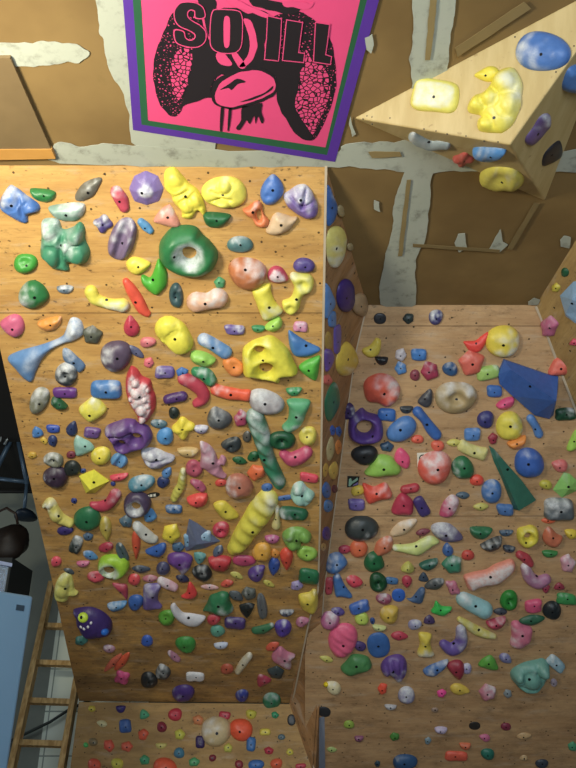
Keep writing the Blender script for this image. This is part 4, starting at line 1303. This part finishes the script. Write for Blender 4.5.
    for i in range(len(vc)):
        nz = noise.noise((vc[i][0]*nf, vc[i][1]*nf, idx*.37))
        lat = (vc[i][0]-ctr[0])/(W_/2)*math.cos(dr) - (vc[i][1]-ctr[1])/(H_/2)*math.sin(dr)
        e = .7*lat + nz*.7 + (amt-.62)*2.1 - .1 + .35*(hz[i]/max(H,1e-6)-.5)
        if d['cm'] == 'k': e = (hz[i]/max(H,1e-6)-.72)*4.5 + nz*.4
        if d['cm'] == 'H': e = 1.1 - dhole[i]/(Dh*.6) + nz*.5 + .2*lat
        t = min(1, max(0, e+.5)); vals[i] = t*t*(3-2*t)*.85 if amt > 0 else 0
    at.data.foreach_set('value', vals.astype(np.float32))
    # bolt
    if d['bolt'] is not None and d['size'] >= 5:
        bx, by = ctr[0]+d['bolt'][0], ctr[1]+d['bolt'][1]
        if d['bolt'] == (0,0): bx += rnd.uniform(-.06,.06)*W_; by += rnd.uniform(0,.14)*H_
        bvh = BVHTree.FromPolygons([tuple(v_) for v_ in verts], faces)
        rr = ray(bx, by)
        loc, nr, fi, di = bvh.ray_cast(O, rr)
        if loc is not None:
            if nr.dot(rr) > 0: nr = -nr
            nr = (nr*.6 + pl.n*.4).normalized()
            rad = max(.75, min(1.5, .055*d['size']))*m_px
            obj('bolt', *disc_mesh(loc, nr, rad, .0015, 8), M_BOLT, root)
    d['root'] = root; d['pl'] = pl; d['m'] = m_px
    return root
idx_special = {}
PANELN = {'L': 'left overhang', 'K': 'left kickboard', 'S': 'side face', 'R': 'right overhang', 'W': 'far right wing', 'VF': 'ceiling volume', 'VL': 'ceiling volume', 'VR': 'ceiling volume'}
PGROUP = {'L': 'climbing holds on the left overhang', 'K': 'footholds on the left kickboard', 'S': 'climbing holds on the side face between the two overhangs', 'R': 'climbing holds on the right overhang', 'W': 'climbing holds on the far right wing', 'V': 'climbing holds on the ceiling volume'}
PAL = [('red','D83038'),('crimson','BC3450'),('orange-red','E8502C'),('coral','E0705C'),('orange','EE9030'),('rust brown','C0603C'),('maroon','84303C'),
 ('pink','D46C98'),('hot pink','F04488'),('mauve','B47C9C'),('yellow','EADC30'),('pale yellow','DCD890'),('mustard','CCAE38'),('tan','C8A878'),('cream','DCCEA8'),
 ('lime green','9CD03C'),('green','349048'),('dark green','1E5C3C'),('sea green','2C8060'),('mint green','94C8B4'),('teal','4A8C90'),('light blue','84B4DC'),
 ('blue','3870C0'),('royal blue','2A50B8'),('navy','2A3868'),('slate blue','506C88'),('purple','5C4094'),('dark purple','3A2870'),('lavender','9888C4'),('plum','50405C'),
 ('black','24282C'),('dark grey','404A50'),('grey','686C6C'),('pale grey','BCC0C4'),('brown-grey','8A7A5C')]
def colword(h):
    a = [int(h[i:i+2],16) for i in (0,2,4)]
    return min(PAL, key=lambda p: sum((x-int(p[1][i:i+2],16))**2*wt for x, i, wt in zip(a, (0,2,4), (1,1.4,1))))[0]
SHW = {'dome':'rounded','disc':'flat round','crimp':'half-moon','leaf':'pointed oval','block':'squared','tri':'three-cornered','hex':'many-sided','hexf':'faceted','drop':'teardrop','jug':'cupped','pocket':'pocketed','pinch':'channelled','lobes':'knobbly','rib':'ribbed','rib2':'ribbed','poly':'irregular','path':'finger-like','facet':'angular'}
NMW = {'crimp':'crimp_hold','leaf':'crimp_hold','jug':'jug_hold','pocket':'pocket_hold','pinch':'pinch_hold','dome':'sloper_hold','disc':'sloper_hold','facet':'angular_hold','rib':'ribbed_hold','rib2':'ribbed_hold','block':'block_hold','lobes':'knobbly_hold'}
recs = [parse(l) for l in CATALOG.strip().split('\n') if l and not l.startswith('#')]
for i, d in enumerate(recs):
    if d['pts']:
        ex = sum(p[0] for p in d['pts'])/len(d['pts']); 
        xs_ = [p[0] for p in d['pts']]; ys_ = [p[1] for p in d['pts']]
        sz = math.sqrt((max(xs_)-min(xs_)+4)*(max(ys_)-min(ys_)+4)); pan = d['panel'] or which(ex, sum(ys_)/len(ys_))
    else: sz = math.sqrt(d['c'][2]*d['c'][3]); pan = d['panel'] or which(*d['c'][:2])
    d['foot'] = (sz < 11.5 or pan == 'K') and not (d['lab'] and 'large' in d['lab'])
    d['name'] = 'foot_hold' if d['foot'] else NMW.get(d['sh'], 'climbing_hold')
    build(d, i)
# ---- labels: each one says which
lands = [d for d in recs if d['lab']]
for d in recs:
    d['cw'] = colword(d['col']); d['pg'] = PANELN[d['panel']]
DIRS = ['right of','above and right of','above','above and left of','left of','below and left of','below','below and right of']
def sector(a, b):
    ang = math.degrees(math.atan2(-(b['ctr'][1]-a['ctr'][1]), b['ctr'][0]-a['ctr'][0])) % 360
    return int(((ang+22.5) % 360)//45)
def dst(a, b): return math.hypot(a['ctr'][0]-b['ctr'][0], a['ctr'][1]-b['ctr'][1])
def short(l):
    l = l.replace(' low on ', ' on ').replace(' high on ', ' on ').split(' on the ')[0].split(' at the ')[0].split(' near the ')[0].split(' by the ')[0].split(' just above ')[0].split(' beside ')[0].split(' high on ')[0].split(' low on ')[0].split(' under the ')[0]
    return l
seen = set()
for d in lands:
    t = d['lab']
    if not any(k_ in t for k_ in ('left', 'right', 'ceiling', 'side face', 'kickboard', 'corner')): t += ' on the ' + d['pg']
    d['full'] = t; seen.add(t)
for d in recs:
    if d['lab']: continue
    sz = d['size']; szw = 'tiny' if sz < 8 else 'small' if sz < 13 else 'medium' if sz < 19 else 'large'
    base_l = '%s %s %s hold' % (szw, d['cw'], SHW[d['sh']])
    best = None
    for L_ in sorted(lands, key=lambda q: dst(q, d))[:14]:
        s_ = sector(L_, d); D0 = dst(L_, d)
        rivals = [q for q in recs if q is not d and q['cw'] == d['cw'] and sector(L_, q) == s_ and dst(L_, q) < max(D0*1.6, 40) and (q['sh'] == d['sh'] or dst(L_, q) < D0)]
        t = '%s %s the %s' % (base_l, ('just ' if D0 < 34 else '') + DIRS[s_], short(L_['lab']))
        if not rivals and t not in seen and len(t.split()) <= 16: best = t; break
    if best is None:
        for L_ in sorted(lands, key=lambda q: dst(q, d)):
            for ex in ('', 'nearest ', 'lone '):
                t = '%s%s %s the %s' % (ex, base_l, DIRS[sector(L_, d)], short(L_['lab']))
                if t not in seen and len(t.split()) <= 16: best = t; break
            if best: break
    seen.add(best); d['full'] = best
for d in recs:
    o = d['root']; o['label'] = d['full']; o['category'] = 'foothold' if d['foot'] else 'climbing hold'
    o['group'] = PGROUP[d['panel'][0]]
# ============================================================= extras on holds and boards
def find(lab): return next(d for d in recs if d['lab'] and lab in d['lab'])
def on_hold(d, x, y, lift=0):
    me = next(c for c in COL.objects if c.parent is d['root'] and c.name.startswith('body'))
    vs = [v.co + Vector(d['root'].location) for v in me.data.vertices]
    b = BVHTree.FromPolygons([tuple(v) for v in vs], [tuple(p.vertices) for p in me.data.polygons])
    r = ray(x, y); loc, n, fi, di = b.ray_cast(O, r)
    if loc is None: return d['pl'].at(x, y, .02), d['pl'].n
    if n.dot(r) > 0: n = -n
    return loc, n
def blob(p, n, rx, ry, rz, seg=12, rings=6):
    x = n.cross(Z1).normalized(); y = n.cross(x).normalized(); V, Fc = [], []
    for i in range(rings+1):
        f = math.pi*i/rings
        for k_ in range(seg):
            a = 2*math.pi*k_/seg
            V.append(p + x*rx*math.sin(f)*math.cos(a) + y*ry*math.sin(f)*math.sin(a) + n*rz*math.cos(f))
    for i in range(rings):
        for k_ in range(seg): Fc.append((i*seg+k_, i*seg+(k_+1)%seg, (i+1)*seg+(k_+1)%seg, (i+1)*seg+k_))
    return V, Fc
d = find('monster'); m = d['m']
p, n = on_hold(d, 83, 617.5); e = obj('eye', *blob(p, n, 5.2*m, 5.2*m, 2.6*m), plain('C4E04C', .4), d['root'], True); e['label'] = 'lime green eye'
p2, n2 = on_hold(d, 82, 617); obj('pupil', *blob(p2+n2*2.1*m, n2, 1.5*m, 1.9*m, .9*m), M_BOLT, e and d['root'], True)
p, n = on_hold(d, 105, 632); b_ = obj('knob', *blob(p, n, 4.8*m, 3.8*m, 3*m), plain('2F6CC8', .4), d['root'], True); b_['label'] = 'blue knob'
for x, y in ((81,627),(84,629),(88,627),(91,623)):
    p, n = on_hold(d, x, y); obj('tooth', *blob(p, n, 1.4*m, 1.8*m, 1.2*m, 8, 4), plain('D8D8DC', .4), d['root'], True)
d = find('cream hold with a yellow'); m = d['m']
p, n = on_hold(d, 326, 684.5); e = obj('tip', *blob(p, n, 4*m, 2.6*m, 2.5*m), plain('E8D028', .4), d['root'], True); e['label'] = 'yellow tip'
d = find('yellow figure'); 
# stickers
def sticker(nm, pl, P, mat, label, extra=()):
    ps = [pl.at(x, y, .0025) for x, y in P]; c_ = sum(ps, Vector())/len(ps)
    o = empty(nm, c_, label, 'sticker')
    slab('paper', ps, pl.n, .0015, mat, o)
    for nm2, P2, m2 in extra: slab(nm2, [pl.at(x, y, .0033) for x, y in P2], pl.n, .0006, m2, o)
    return o
M_PAP = plain('E4E0D0', .7); M_INK = plain('20221E', .7)
ringp = lambda cx, cy, r, a0, a1, n=12: [(cx+r*math.cos(math.radians(a)), cy-r*math.sin(math.radians(a))) for a in np.linspace(a0, a1, n)]
sticker('paper_sticker', PR, [(417,453),(429,452.5),(428,466),(417.5,467)], M_PAP, 'white paper sticker with a black ring, half under the coral and white dome',
        [('printed_ring', ringp(423,458.5,4,20,250)+ringp(423,458.5,3,20,250)[::-1], M_INK)])
sticker('foil_sticker', PR, [(347.5,476),(359.5,476.5),(358,486),(347,487.5)], M_INK, 'black square sticker with green and purple lettering on the right overhang beside the corner',
        [('printed_letter', [(348.5,486),(349,479),(351,478),(352,481.5),(357.5,477.5),(358,480),(352,484),(350,486.5)], plain('8CB098', .5)),
         ('printed_letter', [(353,485),(358,482),(358,484.5),(353,486)], plain('7C6CA0', .5))])
el = [(153+6.8*math.cos(a), 495.2-2.7*math.sin(a)-.9*math.cos(a)) for a in [2*math.pi*i/20 for i in range(20)]]
sticker('oval_sticker', PL, el, M_INK, 'small black oval sticker with white lettering between the teal and caterpillar-like holds',
        [('printed_letter', [(148,495.3),(149.4,494.9),(149.4,497.2),(148,497.4)], M_PAP), ('printed_letter', [(150,494.6),(152.4,494.3),(152.4,496.8),(150,497)], M_PAP),
         ('printed_letter', [(153.4,494.2),(156,493.8),(155.4,495),(156.4,496.2),(153.4,496.6)], M_PAP)])
# small white block tag
# ============================================================= left background
M_WD = NT('ladder_wood', .6, 0, .3)
oc = M_WD.coord(); M_WD = M_WD.col(M_WD.mix(M_WD.ramp(M_WD.noise(M_WD.scaled(oc, 30, 30, 3), 1.2, 5), .35, .7), lin('B08A54'), lin('D8B67C')))
Pl = Plane((0,6.0,0), (1,6.0,0), (0,6.62,2.0))
lad = empty('ladder', Vector((Pl.at(36,768).x, 6.0, 0)), 'wooden ladder leaning on the back wall at the lower left', 'ladder')
def px(x, y): return Pl.at(x, y)
def ext(a, b, z):                                  # run the rail on down to the floor
    a, b = px(*a), px(*b); t = (z-a.z)/(b.z-a.z); return a + (b-a)*t
r1a, r1b = (52,583), (12,768); r2a, r2b = (84,640), (62,768)
obj('rail', *bar(ext(r1a, r1b, 0), px(*r1a), .045, .085, (0,-1,.3)), M_WD, lad)
obj('rail', *bar(ext(r2a, r2b, 0), px(*r2a), .045, .085, (0,-1,.3)), M_WD, lad)
def railx(a, b, y): return a[0]+(b[0]-a[0])*(y-a[1])/(b[1]-a[1])
for y in (626, 663, 701, 743):
    obj('rung', *bar(px(railx(r1a,r1b,y), y), px(railx(r2a,r2b,y+1), y+1.5), .04, .055, (0,-1,.3)), M_WD, lad)
for z in (.32, .05):
    a, b = ext(r1a, r1b, z), ext(r2a, r2b, z); obj('rung', *bar(a, b, .04, .055, (0,-1,.3)), M_WD, lad)
# dark cord hanging behind the ladder
tag(obj('cord', *tube([PB.at(0,746), PB.at(10,741,.03), PB.at(25,734,.03), PB.at(50,722,.03), PB.at(70,709,.03), PB.at(90,700,.02)], .012, 6), plain('2C3430', .6), None, True), 'dark cord slung across the pale tiles behind the ladder', 'cord')
# pale blue fridge-like cabinet
Yf = 3.55
Pf = Plane((0,Yf,0), (1,Yf,0), (0,Yf,1))
a, b, cc = Pf.at(-46,574), Pf.at(34,596), Pf.at(8,740)
top_r = Pf.at(34,596); bot_r = top_r + (cc-top_r)*(top_r.z/(top_r.z-cc.z)); 
wdt = .62; skew = (top_r-bot_r)
fr = empty('refrigerator', Vector((bot_r.x-.3, Yf+.3, 0)), 'pale blue refrigerator-like cabinet with a small dark badge at the lower left', 'refrigerator')
M_FR = plain('6484A2', .35, var=.05, nm='blue_enamel')
fa = math.radians(52)
R2 = lambda p: Vector((p[0]*math.cos(fa)-p[1]*math.sin(fa), p[0]*math.sin(fa)+p[1]*math.cos(fa), 0))
hgt = top_r.z
c0 = Vector((top_r.x, top_r.y, 0))
def fbox(x0, x1, y0, y1, z0, z1, name, mat, parent):
    vs = [c0 + R2((x, y)) + Vector((0,0,z)) for x in (x0,x1) for y in (y0,y1) for z in (z0,z1)]
    return obj(name, vs, [(0,1,3,2),(4,6,7,5),(0,4,5,1),(2,3,7,6),(0,2,6,4),(1,5,7,3)], mat, parent)
bo = fbox(-.66, 0, .05, .62, .02, hgt, 'body', M_FR, fr); q = bo.modifiers.new('b','BEVEL'); q.width = .012; q.segments = 3
dr = fbox(-.66, 0, 0, .046, .05, hgt, 'door', M_FR, fr); q = dr.modifiers.new('b','BEVEL'); q.width = .014; q.segments = 3
hb = obj('badge', [c0+R2((x, -.004))+Vector((0,0,z)) for x in (-.085,-.045) for z in (hgt-.075,hgt-.05)]+[c0+R2((x, .002))+Vector((0,0,z)) for x in (-.085,-.045) for z in (hgt-.075,hgt-.05)], [(0,1,3,2),(4,5,7,6),(0,1,5,4),(2,3,7,6),(0,2,6,4),(1,3,7,5)], plain('2C3C4C', .4), dr)
for x_, y_ in ((-.6,.1),(-.06,.1),(-.6,.55),(-.06,.55)): fbox(x_-.02, x_+.02, y_-.02, y_+.02, 0, .03, 'foot', M_INK, fr)
# clear storage bin on top of it
bn = empty('storage_bin', c0+R2((-.35,.3))+Vector((0,0,hgt)), 'translucent pale storage bin with red and blue things inside, on top of the cabinet', 'storage bin')
s = NT('clear_plastic', .15, 0, .5); s.b.inputs['Transmission Weight'].default_value = .75; s.b.inputs['IOR'].default_value = 1.2
M_CL = s.col(lin('C4D4E8'))
def shell(x0, x1, y0, y1, z0, z1, t):
    parts = []
    for a_ in ((x0,x0+t,y0,y1,z0,z1),(x1-t,x1,y0,y1,z0,z1),(x0+t,x1-t,y0,y0+t,z0,z1),(x0+t,x1-t,y1-t,y1,z0,z1),(x0+t,x1-t,y0+t,y1-t,z0,z0+t)):
        vs = [c0+R2((x,y))+Vector((0,0,z)) for x in a_[:2] for y in a_[2:4] for z in a_[4:6]]
        parts.append((vs, [(0,1,3,2),(4,6,7,5),(0,4,5,1),(2,3,7,6),(0,2,6,4),(1,5,7,3)]))
    return join(parts)
obj('tub', *shell(-.56, -.12, .06, .5, hgt+.002, hgt+.125, .006), M_CL, bn)
fbox(-.57, -.11, .05, .51, hgt+.126, hgt+.142, 'lid', plain('8C98B8', .4), bn)
tag(fbox(-.35, -.16, .1, .3, hgt+.009, hgt+.06, 'red_box', plain('B04040', .5), None), 'red box inside the translucent storage bin', 'box')
tag(fbox(-.53, -.37, .12, .34, hgt+.009, hgt+.05, 'blue_box', plain('2C5CB0', .5), None), 'blue box inside the translucent storage bin', 'box')
# bicycle hanging upside down from the ceiling at the left
Yb = 5.6
Pb = Plane((0,Yb,0), (1,Yb,0), (0,Yb,1))
bk = empty('bicycle', Pb.at(0,440), 'blue-grey bicycle hanging upside down from the ceiling behind the left overhang', 'bicycle')
M_FRM = plain('43586E', .4, .2, nm='bike_paint'); M_DRK = plain('14161A', .6); M_STL = plain('8C9498', .35, .5)
def wheel(x, y, r):
    c_ = Pb.at(x, y); rr = r*(c_-O).dot(FW)/F
    P = [c_+Vector((math.cos(a)*rr, 0, math.sin(a)*rr)) for a in [2*math.pi*i/40 for i in range(41)]]
    w_ = empty('wheel', c_, None, None); w_.parent = bk; w_.location = c_-bk.location
    def sub(nm_, vf, mat_):
        me = bpy.data.meshes.new(nm_); me.from_pydata([Vector(v_)-c_ for v_ in vf[0]], [], vf[1]); me.materials.append(mat_); me.shade_smooth()
        o_ = bpy.data.objects.new(nm_, me); COL.objects.link(o_); o_.parent = w_
    sub('tyre', tube(P, .022, 8, False), M_DRK)
    sub('rim', tube([c_+(p_-c_)*.93 for p_ in P], .009, 6, False), M_STL)
    sub('spokes', join([tube([c_+Vector((0,.02*(-1)**i,0)), c_+(P[i]-c_)*.92], .0016, 4) for i in range(0, 40, 2)]), M_STL)
    sub('hub', tube([c_-Vector((0,.05,0)), c_+Vector((0,.05,0))], .02, 8), M_STL)
    return c_
w1 = wheel(-20, 392, 41); w2 = wheel(62, 400, 41)
bb, hd, st = Pb.at(16,438), Pb.at(-8,470), Pb.at(27,482)
mk = Pb.at
obj('frame', *join([tube([mk(16,430), mk(27,484)], .017), tube([mk(16,430), mk(-4,470)], .02), tube([mk(27,482), mk(-6,478)], .017), tube([mk(16,430), mk(62,400)], .011), tube([mk(27,480), mk(62,400)], .009), tube([mk(-4,466), mk(-8,482)], .021)]), M_FRM, bk, True)
obj('fork', *join([tube([mk(-6,470)+Vector((0,s_*.05,0)), mk(-20,392)+Vector((0,s_*.05,0))], .012) for s_ in (-1,1)]), M_FRM, bk, True)
obj('crank', *join([tube([mk(16,430)+Vector((0,-.06,0)), mk(8,448)+Vector((0,-.08,0))], .010), tube([mk(16,430)+Vector((0,.06,0)), mk(24,412)+Vector((0,.08,0))], .010), tube([mk(16,430)+Vector((0,-.07,0)), mk(16,430)+Vector((0,.07,0))], .02)]), M_STL, bk, True)
obj('seat_post', *tube([mk(27,482), mk(24.5,508)], .014), M_FRM, bk, True)
sd = mk(26,515)
sv, sf = blob(sd, Vector((0,-1,0)), .085, .045, .12, 14, 8)
sv = [v_ + Vector((0,0,-.02*((v_.x-sd.x)/.085)**2)) for v_ in sv]
obj('saddle', sv, sf, plain('182434', .5), bk, True)
obj('handlebar', *tube([mk(-16,486)+Vector((0,-.25,0)), mk(-12,482), mk(-16,486)+Vector((0,.25,0))], .012), M_DRK, bk, True)
obj('shock_tube', *tube([mk(10,402)+Vector((0,-.12,0)), mk(10,430)+Vector((0,-.12,0)), mk(5,446)+Vector((0,-.12,0)), mk(-6,452)+Vector((0,-.12,0))], .012), M_STL, bk, True)
for wc in (w1, w2):
    rr = 41*(wc-O).dot(FW)/F; t_ = wc+Vector((0,0,rr*.93)); 
    tag(obj('ceiling_hook', *tube([Vector((t_.x, t_.y, CEIL)), t_+Vector((0,0,.12)), t_+Vector((.05,0,.06)), t_+Vector((0,0,-.015)), t_+Vector((-.04,0,.03))], .006, 6), M_STL), 'steel hook holding the %s bicycle wheel to the ceiling' % ('left' if wc is w1 else 'right'), 'hook')
# dark pipe under the bicycle
tag(obj('pipe', *tube([Vector((-4.38, 5.95, mk(0,483).z+.04)), Vector((-1.9, 5.95, mk(0,483).z+.04))], .016, 8), M_DRK, None, True), 'thin black horizontal pipe crossing below the bicycle frame', 'pipe')
# slumped brown leather bag on a dark cabinet behind the fridge
Pg = Plane((0,5.2,0),(1,5.2,0),(0,5.2,1))
g0 = Pg.at(2,560)
cab = tag(obj('dark_cabinet', *box((g0.x-.15, 5.35, g0.z/2), (.5, .45, g0.z)), plain('2A2E30', .7)), 'dark low cabinet behind the pale blue refrigerator', 'cabinet')
V_, F_ = blob(g0+Vector((-.02,.12,.15)), Vector((0,-1,0)), .16, .13, .12, 20, 12)
V_ = [g0+Vector((-.02,.12,.15)) + (v_-g0-Vector((-.02,.12,.15)))*(1+.55*noise.noise(v_*6)) for v_ in V_]
V_ = [Vector((v_.x, v_.y, max(v_.z, g0.z+.001))) for v_ in V_]
bag = empty('leather_bag', Vector((g0.x, 5.3, g0.z)), 'slumped dark brown bag behind the refrigerator at the left edge', 'bag')
obj('body', V_, F_, plain('1E1612', .6), bag, True)
hp = g0+Vector((-.02,.0,.27))
obj('handle', *tube([hp+Vector((-.08,0,0)), hp+Vector((-.07,-.02,.07)), hp+Vector((0,-.03,.10)), hp+Vector((.07,-.02,.06)), hp+Vector((.09,0,-.01))], .01, 6), plain('2A1C16', .5), bag, True)
